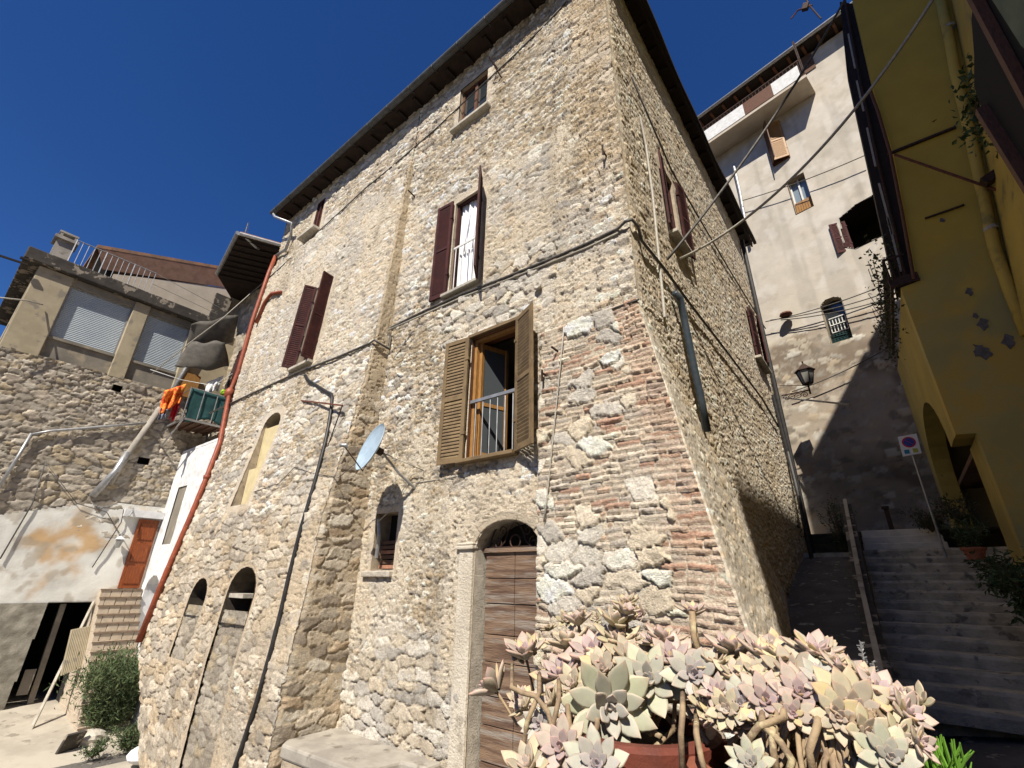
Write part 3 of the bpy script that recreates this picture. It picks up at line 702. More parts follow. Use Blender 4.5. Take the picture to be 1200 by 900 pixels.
# top window
win = MB(); frame_box(win, -5.66, -4.80, 9.46, 10.80, 5.06, .06, .06); win.box((-5.26, 5.05, 9.5), (-5.18, 5.13, 10.76)); win = win.build('window', MT['brownwood'], house)
win['label'] = 'small two-pane window under the eave'
sleeve_part(win, HOLES['top'], .2, MT['reveal'])
MB().box((-5.62, 5.10, 9.5), (-4.84, 5.11, 10.77)).build('pane', MT['glass'], win)
sl_ = MB(); sl_.box((-5.80, 4.84, 9.36), (-4.66, 5.08, 9.44)); sl_.build('window_sill', MT['whitestone'], win, bevel=.01)
# top left slit window
win = MB(); frame_box(win, -11.95, -11.5, 9.72, 11.0, 4.98, .05, .06); win = win.build('window', MT['maroon'], house)
win['label'] = 'narrow maroon window high on the left of the facade'
sleeve_part(win, HOLES['topleft'], .2, MT['reveal'])
MB().box((-11.75, 4.97, 9.76), (-11.69, 5.03, 10.96)).build('mullion', MT['maroon'], win)
MB().box((-11.92, 5.02, 9.76), (-11.53, 5.03, 10.96)).build('pane', MT['brownwood'], win)
sl_ = MB(); sl_.box((-12.3, 4.72, 9.58), (-11.35, 5.05, 9.67)); sl_.build('window_sill', MT['whitestone'], win, bevel=.01)
# maroon shuttered window on the leaning part
win = MB(); frame_box(win, -10.32, -9.58, 4.66, 6.98, 4.80, .05, .05); win = win.build('window', MT['maroon'], house)
win['label'] = 'window closed by maroon louvred shutters'
sleeve_part(win, HOLES['maroon'], .2, MT['reveal'])
MB().box((-10.3, 4.86, 4.7), (-9.6, 4.87, 6.9)).build('pane', MT['glass'], win)
louvre_leaf(win, (-10.33, 4.64, 4.62), (-.46, -.89, .0), .29, 2.38, MT['maroon'], up=(0,.045,1))
louvre_leaf(win, (-9.56, 4.64, 4.62), (.12, -1, 0), .29, 2.38, MT['maroon'], up=(0,.045,1))
MB().box((-10.45, 4.52, 4.55), (-9.5, 4.9, 4.61)).build('window_sill', MT['whitestone'], win)
# pale yellow boarded window
p = HOLES['yellow']; x0, x1, z0 = p[0][0], p[1][0], p[0][1]; z1 = yw_t.z-.28; ymid = float(yf(x0, (z0+z1)/2))
win = MB().box((x0+.01, ymid+.16, z0), (x0+.06, ymid+.22, z1)); win.box((x1-.06, ymid+.16, z0), (x1-.01, ymid+.22, z1)); win = win.build('window', MT['paleyellow'], house)
win['label'] = 'arched window boarded up with pale yellow panels'
sleeve_part(win, p, .2, MT['reveal'])
MB().box((x0, ymid+.62, z0), (x1, ymid+.64, z1+.3)).build('dark_opening', MT['dark'], win)
zm = z0+(z1-z0)*.45
MB().box((x0+.02, ymid+.02, z0+.02), (x1-.02, ymid+.05, zm)).build('board', MT['paleyellow'], win)
b2 = MB().box((x0+.02, ymid+.17, zm+.03), (x1-.02, ymid+.2, z1-.02)); b2.build('board', MT['paleyellow'], win)
MB().box((x0-.05, ymid-.14, z0-.08), (x1+.05, ymid+.1, z0)).build('window_sill', MT['whitestone'], win)
# lower left arches
p = HOLES['arch']; ax0, ax1 = p[0][0], p[1][0]; am = float(yf(ax0, 0))
zt_ = p[2][1]; ph_ = [(p[0][0], zt_-.5), (p[1][0], zt_-.5)]+p[2:]
arch = sleeve_part(house, ph_, am+.62-5, MT['archshade'], front=-.035, name='cellar_arch'); arch['label'] = 'deep cellar arch filled low down with rubble'
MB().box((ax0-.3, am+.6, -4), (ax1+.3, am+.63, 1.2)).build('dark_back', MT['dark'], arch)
def patch(name, x0, x1, z0, z1, yfun, seed, pal, amp, cw, ch, parent, mat='masonry', res=.025):
    nx_, nz_ = max(6, int((x1-x0)/res)), max(6, int((z1-z0)/res))
    X_, Z_ = np.meshgrid(np.linspace(x0, x1, nx_), np.linspace(z0, z1, nz_))
    h, s_, c_ = rubble(X_, Z_, cw, ch, seed, amp, pal)
    c_ = lerpc(np.array((.3,.26,.2))+0*c_, c_, s_)
    return grid_object(name, X_, yfun(X_, Z_)-h, Z_, c_, np.ones((nz_-1, nx_-1), bool), MT[mat], parent)
zt_ = p[2][1]
patch('rubble_fill', ax0-.06, ax1+.06, -3.6, zt_-.30, lambda X, Z: 5-np.interp(Z, [-3.7,-1.3,-.24,1.0], [1.0,.95,.86,.80])+.05+0*X, 301, 'left', .05, .30, .13, arch)
MB().box((ax0-.1, am+.0, zt_-.10), (ax0+.55, am+.3, zt_-.03)).build('stone_ledge', MT['whitestone'], arch)
p = HOLES['arch2']; bx0, bx1 = p[0][0], p[1][0]
bm_ = float(yf(bx0, -.6)); ph_ = [(p[0][0], p[2][1]-.3), (p[1][0], p[2][1]-.3)]+p[2:]; arch = sleeve_part(house, ph_, bm_+.55-5, MT['archshade'], front=-.035, name='blocked_arch'); arch['label'] = 'small blocked arch near the left corner'
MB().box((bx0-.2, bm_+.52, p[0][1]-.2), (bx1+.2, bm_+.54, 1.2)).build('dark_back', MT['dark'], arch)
patch('rubble_fill', bx0-.06, bx1+.06, p[0][1]-.1, p[2][1]-.12, lambda X, Z: 5-np.interp(Z, [-3.7,-1.3,-.24,1.0], [1.0,.95,.86,.80])+.03+0*X, 311, 'left', .05, .34, .20, arch)
# niche with sill, tiles
nb = sleeve_part(house, HOLES['niche'], .35, MT['reveal'], name='wall_niche'); nb['label'] = 'small square niche beside the satellite dish'
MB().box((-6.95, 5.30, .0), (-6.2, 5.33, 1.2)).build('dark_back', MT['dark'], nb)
MB().box((-6.98, 4.90, .06), (-6.26, 5.3, .15)).build('niche_sill', MT['whitestone'], nb, bevel=.015)
for i in range(6): MB().box((-6.83+.02*(i % 2), 5.12, .19+i*.075), (-6.33, 5.28, .245+i*.075)).build('tile', MT['brick'] if i % 3 == 0 else MT['brownsoffit'], nb)
MB().tube([(-6.72, 4.98, .35), (-6.66, 4.94, .7), (-6.72, 4.93, .95)], .035, 8).build('pipe_stub', MT['galv'], nb)

# ---- front door
door = thing('d', None, None); bpy.data.objects.remove(door)
door = MB()
for c in range(2):
    x0 = -4.51+c*.505; x1 = x0+.495
    z = -2.25; k = 0
    while z < .38:
        hgt = .36 if k % 2 else .30; z1 = min(z+hgt, .39); door.box((x0, 5.16+.006*((k*7+c*3) % 3), z+.006), (x1, 5.22, z1)); z = z1+.004; k += 1
door = door.build('front_door', MT['doorwood'], house, bevel=.006); door['label'] = 'weathered plank double door under an arch'
sleeve_part(door, HOLES['door'], .45, MT['whitestone'], front=-.02, name='door_reveal')
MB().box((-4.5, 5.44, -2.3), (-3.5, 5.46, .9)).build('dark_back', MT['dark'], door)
MB().box((-4.54, 5.13, .385), (-3.48, 5.24, .44)).build('transom', MT['doorwood'], door)
gr = MB()
def spiral(c, r0, r1, a0, a1, n=22): return [(c[0]+(r0+(r1-r0)*i/n)*math.cos(a0+(a1-a0)*i/n), 5.17, c[1]+(r0+(r1-r0)*i/n)*math.sin(a0+(a1-a0)*i/n)) for i in range(n+1)]
gr.tube(spiral((-4.01,.52), .085, .085, 0, 6.28), .010, 6, cap=False)
for sg in (-1, 1):
    gr.tube([(-4.01+sg*.03*k, 5.17, .76-.0075*k*k*.9) for k in range(0, 7)]+[(-4.01+sg*.25, 5.17, .46)], .010, 6)
    gr.tube(spiral((-4.01+sg*.30,.50), .075, .02, math.pi/2, math.pi/2+sg*7.5), .010, 6)
    gr.tube(spiral((-4.01+sg*.20,.66), .07, .015, math.pi, math.pi+sg*7.0), .009, 6)
    gr.tube(spiral((-4.01+sg*.42,.47), .045, .01, 0, -sg*6.5), .008, 6)
gr.tube(spiral((-4.01,.42), .44, .44, .05, math.pi-.05), .012, 6)
gr.box((-4.5, 5.163, .445), (-3.52, 5.178, .46))
gr.build('fanlight_grille', MT['iron'], door)
pj = MB(); pj.box((-4.82, 4.935, -2.3), (-4.56, 5.02, .42)); pj.build('door_jamb', MT['jamb'], house, bevel=.015)
cap = MB(); cap.box((-4.86, 4.895, .42), (-4.54, 5.03, .47)); cap.box((-4.84, 4.91, .475), (-4.545, 5.03, .51)); cap.build('jamb_capital', MT['jamb'], house, bevel=.015)
vo = MB()
for k in range(5):                                                    # voussoirs over the door
    a0_, a1_ = math.pi*(k/5), math.pi*((k+1)/5); c = (-4.01, .40)
    ri = lambda a: (c[0]+.56*math.cos(a), c[1]+.38*math.sin(a)); ro = lambda a: (c[0]+.80*math.cos(a), c[1]+.66*math.sin(a))
    q = [ri(a0_+.01), ro(a0_+.01), ro((a0_+a1_)/2), ro(a1_-.01), ri(a1_-.01), ri((a0_+a1_)/2)]
    if k == 0: continue
    vo.prism([(x, 4.962, z) for x, z in q], (0, .06, 0))
vo.build('door_arch', pmat('arch_stone', (.50,.42,.31), (.40,.34,.26), 5, .92, 1.0, 45, c3=(.44,.32,.17), s3=4, bdist=.03), house, bevel=.012)

ds_ = MB().box((-4.85, 4.55, -3.0), (-3.2, 5.15, -2.28)); ds_.build('doorstep', MT['whitestone'], house, bevel=.02)
# ---- right wall windows
for key, nm in (('rmaroon', 'maroon shuttered window high on the side wall'), ('rfar', 'maroon shuttered window at the far end of the side wall')):
    pl = RH[key]; y0_, y1_, z0_, z1_ = pl[0][0], pl[1][0], pl[0][1], pl[2][1]
    win = MB(); win.box((-2.0, y0_, z0_), (-1.94, y0_+.05, z1_)); win.box((-2.0, y1_-.05, z0_), (-1.94, y1_, z1_)); win.box((-2.0, y0_, z1_-.05), (-1.94, y1_, z1_)); win.box((-2.0, y0_, z0_), (-1.94, y1_, z0_+.05))
    win = win.build('window', MT['maroon'], house); win['label'] = nm
    MB().add([(-2.02, y0_, z0_), (-2.02, y1_, z0_), (-2.02, y1_, z1_), (-2.02, y0_, z1_)], [(0,1,2,3)]).build('pane', MT['glass'], win)
    MB().sleeve([(-1.88, y0_, z0_), (-1.88, y1_, z0_), (-1.88, y1_, z1_), (-1.88, y0_, z1_)], (-.15, 0, 0)).build('reveal', MT['reveal'], win)
    W = (y1_-y0_)/2
    louvre_leaf(win, (-1.82, y0_-.02, z0_), (.12, -1, 0) if key == 'rmaroon' else (.1, 1, 0), W*.8, z1_-z0_, MT['maroon'], n=14)
    louvre_leaf(win, (-1.82, y1_+.02, z0_), (.15, 1, 0) if key == 'rmaroon' else (.25, -1, 0), W*1.05, z1_-z0_, MT['maroon'], n=14)
    MB().box((-1.9, y0_-.1, z0_-.08), (-1.72, y1_+.1, z0_-.01)).build('window_sill', MT['whitestone'], win, bevel=.01)

# ---- pipes that belong to the house
def wallpath(pts, off=.06): 
    o = []
    for px, py in pts:
        q = onf(px, py); o.append((q.x, q.y-off, q.z))
    return o
red = MB(); pts = []
for px, py in ((326,302),(318,322),(300,375),(283,437),(273,462),(262,520),(247,560),(230,602),(200,672),(168,752)):
    q = onf(px, py); pts.append(Vector((q.x, q.y-.09, q.z)))
red.tube(pts, .062, 10)
q = pts[4]; red.lathe([(.06,-.16),(.10,-.13),(.13,-.05),(.13,.05),(.09,.12),(.06,.16)], q, 12)
q = pts[6]; red.lathe([(.06,-.05),(.08,-.04),(.08,.04),(.06,.05)], q, 12)
red.tube(wallpath([(333,344),(322,346),(314,356),(304,380)], .1), .05, 8)
red.build('red_downpipe', MT['redpipe'], house, smooth=True)
gp = MB(); gp.tube([(-14.0, 4.47, 11.36), (-13.9, 4.5, 11.2), ony(342,262,4.7), ony(341,275,4.85), ony(335,292,4.86), pts[0]], .045, 8); gp.build('grey_downpipe', MT['galv'], house, smooth=True)
bp = MB(); pl = [(360,441),(364,447),(385,460),(391,463),(392,468),(391,480),(388,500),(384,520),(372,566),(356,620),(342,676),(333,716),(322,760),(305,822),(292,862),(279,900),(268,930)]
bp.tube(wallpath(pl, .05), .036, 10); bp.build('black_drainpipe', MT['blackpipe'], house, smooth=True)
sp = MB(); sp.tube([(-1.80, onx(790,343,-1.8).y, onx(790,343,-1.8).z), onx(797,350,-1.76), onx(804,385,-1.76), onx(813,430,-1.76), onx(822,470,-1.76), onx(829,506,-1.78)], .055, 10)
sp = sp.build('slate_downpipe', MT['bluepipe'], house, smooth=True)
MB().lathe([(.057,-.02),(.062,-.015),(.062,.015),(.057,.02)], onx(806,391,-1.76), 12).build('pipe_collar', MT['white'], sp)
cn = MB(); cn.tube([onx(750,136,-1.84), onx(757,170,-1.84), onx(765,230,-1.84), onx(772,300,-1.84), onx(779,372,-1.84)], .022, 8); cn.build('white_conduit', MT['palecable'], house)
ep = MB(); ep.tube([(-1.80, 15.1, 11.2), (-1.80, 15.1, 1.0), (-1.75, 15.1, -.2)], .07, 8); ep.tube([(-1.84, 14.6, 5.2), (-1.8, 14.7, 3.5), (-1.72, 14.2, 2.2), (-1.7, 13.9, .6)], .05, 8)
ep.build('dark_downpipe', MT['blackpipe'], house)

# ---- cables fixed to the walls, and small irons
def cable(name, label, pts, r, m, cat='cable', group=None): 
    o = MB().tube(pts, r, 6).build(name, m, None, smooth=True); return tag(o, label, cat, group)
cp = wallpath([(248,485),(300,461),(353,437),(398,420),(436,404)], .06)
q0 = cp[-1]; cp += [(-7.10, q0[1]-.02, q0[2]+.02), (-7.08, 4.93, 4.27), (-7.08, 4.93, 4.5)]
cp += wallpath([(459,386),(500,366),(545,346),(590,329),(640,309),(690,288),(726,271)], .06)
cp += [(-1.93, 4.9, 4.66), (-1.84, 4.92, 4.66), (-1.83, 5.1, 4.66)]
cp += [tuple(onx(a, b, -1.82)) for a, b in ((752,282),(777,313),(810,358),(850,410),(893,467),(912,500))]
cable('wall_cable', 'thick grey cable pinned along the facade and round the corner of the stone house', cp, .024, MT['cable'])
cp = wallpath([(457,388),(500,369),(545,349),(590,332),(640,312),(690,292),(726,275)], .045)
cable('wall_cable', 'pale cable running just under the thick grey cable above the tan window', cp, .016, MT['palecable'])
cp = wallpath([(300,341),(330,315),(380,268),(430,222),(457,200),(510,155),(560,108),(600,71),(640,32),(665,5)], .05)
cable('wall_cable', 'thin dark wire crossing the upper facade below the eave', cp, .016, MT['cable'])
cp = wallpath([(663,384),(660,420),(655,470),(649,530),(643,590),(640,612)], .05)
cable('wall_cable', 'thin white wire dropping from the ledge to the front door', cp, .010, MT['palecable'])
cp = wallpath([(665,382),(700,370),(730,359),(750,352)], .03)
cable('wall_cable', 'short dark strip along the top of the brick corner', cp, .014, MT['cable'])
cp = [tuple(onx(a, b, -1.84)) for a, b in ((740,90),(787,200),(820,257),(860,325),(886,367),(897,385))]
cable('wall_cable', 'thin dark wire sloping down the side wall above the windows', cp, .018, MT['cable'])
def sag(p, q, s, n=24):
    p, q = Vector(p), Vector(q); return [p.lerp(q, i/n)-Vector((0,0,1))*s*4*(i/n)*(1-i/n) for i in range(n+1)]
hook = onx(782, 304, -1.84)
far1 = ony(993, -6, 8.0); far2 = ony(1098, -8, 6.0)
cable('overhead_cable', 'thick grey overhead cable rising straight from the side wall past the pale building', sag(hook, far1, .25), .022, MT['cable'])
h2_ = onx(797, 303, -1.80)
cable('overhead_cable', 'slack overhead cable passing in front of the yellow house', sag(h2_, far2, .55), .020, MT['palecable'])
def iron(px, py, lab, pts): 
    q = onf(px, py); o = MB()
    for a, b in pts: o.bar(q+Vector(a), q+Vector(b), .022, .022)
    return tag(o.build('wall_iron', MT['iron']), lab, 'iron bracket')
iron(712,185,'rusty iron hook near the top corner of the facade', [((0,.05,0),(0,-.16,0)),((0,-.16,-.08),(0,-.16,.12))])
iron(585,85,'bent iron rod beside the top window', [((0,.03,.05),(.0,-.35,.10)),((0,-.35,.10),(.12,-.05,-.35))])
iron(655,413,'iron pin beside the right tan shutter', [((0,.05,0),(-.03,-.14,.04))])
iron(640,440,'twisted iron catch beside the right tan shutter', [((0,.05,0),(0,-.10,0)),((0,-.10,-.12),(0,-.10,.05))])
iron(487,232,'small iron pin left of the curtained window', [((0,.05,0),(-.02,-.22,.08))])
q = onf(634,338); tag(MB().lathe([(.001,-.03),(.06,-.03),(.075,0),(.055,.02),(.03,.0),(.001,-.01)], q+Vector((0,-.10,0)), 16, (0,-1,0)).build('vent_cap', MT['whitestone'], smooth=True), 'round vent cap on the wall below the curtained window', 'vent')
q = onf(355,470); q2 = onf(410,478); q3 = onf(384,527)
rb_ = thing('stay_bracket', 'rusty stay bar with dark brace crossing the black drainpipe', 'bracket', q)
MB().bar(q+Vector((0,-.03,0)), q2+Vector((0,-.16,0)), .03, .03).build('bar', MT['rust'], rb_)
MB().tube([q2+Vector((0,-.16,0)), q3+Vector((0,-.02,0))], .012, 6).build('brace', MT['iron'], rb_)

# ---- satellite dish
dc = ony(437, 525, 4.25)
ax = Vector((-.22, -.93, .28)).normalized()
sd = thing('satellite_dish', 'pale blue satellite dish on a bent arm fixed to the facade', 'satellite dish', dc)
d = MB(); prof = [(.001,.0)]+[(.40*k/8, .08*(k/8)**2) for k in range(1, 9)]; prof += [(.405,.088),(.395,.07)]+[(.40*k/8, .08*(k/8)**2-.012) for k in range(7, 0, -1)]
d.lathe(prof, dc-ax*.03, 32, ax); d.build('dish', MT['dish'], sd, smooth=True)
ln = ony(403, 522, 3.85)
lowr = dc-Vector((0,0,1)).cross(ax).cross(ax).normalized()*-.0
dn = (Vector((0,0,-1))-ax*Vector((0,0,-1)).dot(ax)).normalized()
MB().tube([dc-ax*.05, dc+dn*.40-ax*.0, ln], .013, 6).build('arm', MT['iron'], sd)
MB().lathe([(.001,-.06),(.03,-.06),(.03,.0),(.04,.02),(.04,.05),(.001,.05)], ln, 12, (dc-ln).normalized()).build('receiver', MT['galv'], sd, smooth=True)
wallp = Vector((dc.x+.25, 4.98, dc.z-.55))
MB().tube([dc-ax*.04, dc-ax*.18, Vector((dc.x+.16, 4.7, dc.z-.35)), wallp], .022, 8).build('mount', MT['galv'], sd)
MB().lathe([(.001,-.05),(.06,-.05),(.06,.04),(.001,.04)], dc-ax*.12, 12, ax).build('bracket', MT['iron'], sd)
cable('dish_cable', 'loose thin cable hanging from the satellite dish to the niche', [dc-ax*.12, (dc.x+.5, 4.9, dc.z-.3), (-6.0, 4.93, 1.6), (-6.4, 4.93, 1.1), (-6.7, 4.9, .9)], .008, MT['palecable'])
cable('dish_cable', 'thin cable looping right of the satellite dish shadow', wallpath([(462,560),(490,566),(530,560),(560,552),(590,556)], .03), .008, MT['palecable'])
cable('dish_cable', 'thin cable sagging left from the dish over the black drainpipe', wallpath([(300,577),(330,567),(348,548),(372,556),(400,560),(430,535)], .05), .007, MT['cable'])

# ---- stone bench at the foot of the wall
bn = thing('stone_bench', 'low rough stone bench with concrete top against the facade', 'bench', (-6, 4.6, -2.8))
t = MB(); pts_ = [onz(330,872,-2.0), onz(346,857,-2.0), onz(400,846,-2.0), (-6.6, 5.1, -2.0), (-4.95, 5.1, -2.0), (-4.95, 4.72, -2.0), onz(470,892,-2.0)+Vector((0,0,0)), onz(420,905,-2.0)]
t.prism([tuple(q) for q in pts_], (0, 0, -.16)); t.build('bench_top', MT['concrete'], bn, bevel=.03)
xa = [q[0] for q in pts_]; t = MB(); ctr = Vector((sum(xa)/8, sum(q[1] for q in pts_)/8, 0))
t.prism([(ctr.x+(q[0]-ctr.x)*.96, ctr.y+(q[1]-ctr.y)*.96, -2.161) for q in pts_], (0, 0, -1.2)); t.build('bench_base', MT['reveal'], bn)
# curved terracotta-coloured step in front of the cellar arch
st = MB(); cpt = onz(268, 915, -3.1)
st.lathe([(.001,.3),(.62,.3),(.66,.26),(.66,-.6)], (cpt.x, cpt.y+.1, -3.4), 28); tag(st.build('round_step', pmat('worn_pink_stone', (.46,.36,.26), (.38,.29,.2), 3, .9, .4, 30)), 'low rounded stone step below the cellar arch', 'step')

# ================================================================== THE HOUSE ON THE LEFT (faces along +x, wall plane x = -18)
lh = thing('left_house', 'stone and plaster house on the left with grey roller shutters and a flat concrete roof', 'house', (-20, 2, -3))
LX = -18.0
def wallgrid(name, org, ds, nrm, s0, s1, z0, z1, res, fn, holes, mat, parent):
    ds, nrm, org = np.array(ds, float), np.array(nrm, float), np.array(org, float)
    S_, Z_ = np.meshgrid(np.arange(s0, s1+res*.5, res), np.arange(z0, z1+res*.5, res)); Hh, cc = fn(S_, Z_)
    keep = np.ones((S_.shape[0]-1, S_.shape[1]-1), bool); cs_, cz_ = (S_[:-1,:-1]+S_[1:,1:])/2, (Z_[:-1,:-1]+Z_[1:,1:])/2
    for h in holes: keep &= ~inpoly(cs_, cz_, h)
    P_ = org[None, None, :]+ds[None, None, :]*S_[..., None]+nrm[None, None, :]*Hh[..., None]
    return grid_object(name, P_[..., 0], P_[..., 1], P_[..., 2]+Z_, cc, keep, mat, parent)
def left_stone(S_, Z_):
    h, s_, c, = rubble(S_, Z_, .24, .13, 401, .06, 'left', .12); h2_, s2_, c2_ = rubble(S_, Z_, .4, .2, 405, .06, 'left', .1)
    m = sst(fbm(S_, Z_, 1.5, 3, 403), .5, .6); h = lerp(h, h2_, m); s_ = lerp(s_, s2_, m); c = lerpc(c, c2_, m)
    mo = .012+.02*(fbm(S_, Z_, .8, 3, 407)-.45)-.02*sst(vn(S_/.09, Z_/.06, 409), .6, .8)
    mc = np.array((.26,.225,.175))*(.8+.4*fbm(S_, Z_, .7, 3, 411))[..., None]
    return np.maximum(h, mo), lerpc(c, mc, sst(mo-h, -.004, .004))
wallgrid('stone_wall', (LX, 0, 0), (0,1,0), (1,0,0), -4, 5.6, 1.05, 5.75, .03, left_stone, [rect(2.72,2.95,5.28,5.5), rect(3.95,4.25,3.25,3.45)], MT['masonry_far'], lh)
MB().box((LX-.4, 2.6, 5.2), (LX-.3, 4.4, 5.6)).build('dark_hole', MT['dark'], lh); MB().box((LX-.4, 3.8, 3.1), (LX-.3, 4.4, 3.6)).build('dark_hole', MT['dark'], lh)
def left_white(S_, Z_):
    h = .025*fbm(S_, Z_, .5, 4, 421)+.02*sst(fbm(S_, Z_, 1.2, 3, 423), .4, .6)
    c = np.array((.62,.61,.56))*(.82+.3*fbm(S_, Z_, .8, 4, 425))[..., None]
    r = sst(fbm(S_, Z_, .45, 5, 427)+.40*np.exp(-((S_-2.9)/.7)**2-((Z_-1.15)/.75)**2)+.2*np.exp(-((S_-3.5)/.25)**2-((Z_-.4)/.7)**2), .58, .95)
    c = lerpc(c*1.12, np.array((.50,.29,.10)), r*.8); c = lerpc(c, np.array((.36,.31,.24)), sst(fbm(S_, Z_, .35, 4, 429), .60, .7)*.6)
    return h, c
# the white plaster ends in a ragged slanting line
pl_ = [(-6, 1.25), (1.3, 1.35), (2.6, 1.75), (3.6, 2.02), (5.5, 2.02), (5.5, 6), (-6, 6)]
wallgrid('white_plaster', (LX+.035, 0, 0), (0,1,0), (1,0,0), -4, 5.6, -.66, 2.06, .04, left_white, [pl_], MT['masonry_pale'], lh)
wallgrid('rough_plaster', (LX+.06, 0, 0), (0,1,0), (1,0,0), -4, 5.46, -3.9, -.64, .04,
    lambda S_, Z_: (.05*fbm(S_, Z_, .18, 4, 431), np.array((.27,.25,.205))*(.75+.5*fbm(S_, Z_, .35, 4, 433))[..., None]), [[(3.1,-.6),(4.06,-.6),(4.0,-4),(2.95,-4)]], MT['masonry_far'], lh)
gar = MB(); gar.sleeve([(LX+.08, 3.1, -.64), (LX+.08, 4.06, -.64), (LX+.08, 4.0, -3.6), (LX+.08, 2.95, -3.6)], (-.5, 0, 0)); gar.box((LX-3, 1.5, -3.7), (LX-2.9, 5.4, -.3)); gar.box((LX-3, 1.5, -.5), (LX-.4, 5.4, -.4)); gar.box((LX-3, 4.4, -3.6), (LX-.4, 4.5, -.4)); gar.box((LX-3,1.6,-3.6),(LX-.4,1.7,-.4))
gar = gar.build('cellar_opening', MT['dark'], lh); gar['label'] = 'dark square cellar opening'
MB().bar((LX-.2, 3.45, -.7), (LX-.2, 3.5, -3.5), .12, .12).build('post', MT['greyplaster'], gar)
MB().box((LX-.1, 3.15, -2.75), (LX-.04, 3.36, -2.2)).build('panel', MT['greyplaster'], gar)
# upper storey: parapet, columns, roller shutters
MB().box((LX-.25, .1, 5.72), (LX-.06, 5.4, 6.42)).build('parapet', MT['greyplaster'], lh)
c = MB(); c.prism([(LX-.3, .12, 5.7), (LX+.04, .12, 5.7), (LX+.04, .92, 5.7), (LX-.3, .92, 5.7)], (0, 0, 2.7)); c.build('column', MT['beigeplaster'], lh, bevel=.02)
c = MB(); c.box((LX-.3, 2.50, 5.7), (LX+.04, 2.92, 8.4)); c.build('column', MT['beigeplaster'], lh, bevel=.02)
c = MB(); c.box((LX-.3, 4.20, 5.7), (LX+.04, 5.72, 8.4)); c.build('column', MT['beigeplaster'], lh, bevel=.02)
MB().box((LX-6, .11, 5.7), (LX-.31, .3, 8.4)).build('side_wall', MT['beigeplaster'], lh)
MB().box((LX-.28, .92, 8.18), (LX-.02, 4.2, 8.4)).build('lintel', MT['greyplaster'], lh)
for y0, y1 in ((.92, 2.50), (2.92, 4.20)):
    wn = MB(); frame_box(wn, 0, 1, 0, 1, 0, .05, .05); wn = MB()
    wn.box((LX-.16, y0, 6.42), (LX-.09, y0+.05, 8.18)); wn.box((LX-.16, y1-.05, 6.42), (LX-.09, y1, 8.18)); wn.box((LX-.16, y0+.05, 8.12), (LX-.09, y1-.05, 8.18))
    wn = wn.build('window', MT['galv'], lh)
    rs = MB(); k = 30
    for i in range(k):
        z0 = 6.43+i*1.70/k; rs.add([(LX-.12, y0+.05, z0), (LX-.12, y1-.05, z0), (LX-.105, y1-.05, z0+.012), (LX-.105, y0+.05, z0+.012), (LX-.12, y1-.05, z0+1.70/k), (LX-.12, y0+.05, z0+1.70/k)], [(0,1,2,3),(3,2,4,5)])
    rs.build('roller_shutter', MT['shutterroll'], wn)
    MB().box((LX-.18, y0, 6.36), (LX-.0, y1, 6.44)).build('window_sill', MT['greyplaster'], wn)
sb = MB(); sb.prism([(LX-6, -.25, 8.42), (LX+.17, -.25, 8.42), (LX+.17, 5.35, 8.42), (LX-6, 5.35, 8.42)], (0, 0, .40)); sb.build('roof_slab', MT['darkconc'], lh, bevel=.03)
MB().box((LX+.18, -.3, 8.30), (LX+.26, -.1, 8.36)).bar((LX+.1, -.9, 8.2), (LX+.1, -.1, 8.25), .05, .05).build('slab_beam', MT['rafter'], lh)
MB().box((LX-6, .2, -3.9), (LX-.3, .3, 5.7)).box((LX-6, -6, -3.9), (LX-.3, -5.9, 1.7)).build('hidden_wall', MT['greyplaster'], lh)
rl = MB(); A = Vector((LX-.2, .62, 8.8)); Bv = Vector((LX-.2, 2.75, 8.8))
for zz_ in (.12, .98): rl.tube([A+Vector((0,0,zz_)), Bv+Vector((0,0,zz_))], .018, 6)
for i in range(15):
    p = A.lerp(Bv, i/14); rl.tube([p+Vector((0,0,.0)), p+Vector((0,0,1.0))], .011 if i % 5 else .02, 5)
rl.tube([A+Vector((0,0,.98)), A+Vector((-2.2,0,.98))], .018, 6)
for i in range(12): p = A+Vector((-.2*i, 0, 0)); rl.tube([p, p+Vector((0,0,1.0))], .011, 5)
for zz_ in (.55, .98): rl.tube([Bv+Vector((0,0,zz_)), (LX-.2, 4.9, 8.8+zz_*.7)], .01, 4)
rl.build('terrace_railing', MT['galv'], lh)
ch = MB(); ch.box((LX-.95, .20, 8.78), (LX-.5, .62, 9.75)); ch.box((LX-1.05, .12, 9.75), (LX-.42, .70, 9.85)); ch.box((LX-.98, .18, 10.0), (LX-.48, .64, 10.06))
for a, b in ((-.95,.22),(-.55,.22),(-.95,.56),(-.55,.56)): ch.box((LX+a, b, 9.85), (LX+a+.06, b+.06, 10.0))
ch.build('chimney', MT['concrete'], lh)
AX = LX-.62
wt0, wt1 = onx(133,321,AX), onx(262,338,AX); eo0, eo1 = onx(113,290,AX+.14), onx(264,316,AX+.14)
at = MB(); at.prism([(AX, wt0.y, 8.82), (AX, 6.1, 8.82), (AX, 6.1, wt1.z+.5), (AX, wt0.y, wt0.z)], (-3, 0, 0)); at = at.build('attic', MT['cream'], lh)
MB().prism([tuple(eo0), tuple(eo1), (eo1.x, eo1.y, eo1.z+.12), (eo0.x, eo0.y, eo0.z+.12)], (-4, 0, 0)).build('attic_roof', MT['rooftile'], at)
MB().prism([(AX+.13, eo0.y+.05, eo0.z-.02), (AX+.13, eo1.y, eo1.z-.02), (AX+.02, wt1.y+.3, wt1.z+.15), (AX+.02, wt0.y-.3, wt0.z)], (0, 0, .03)).build('attic_soffit', pmat('attic_soffit_wood', (.34,.20,.14), (.26,.15,.10), 4, .9, .3, 30), at)
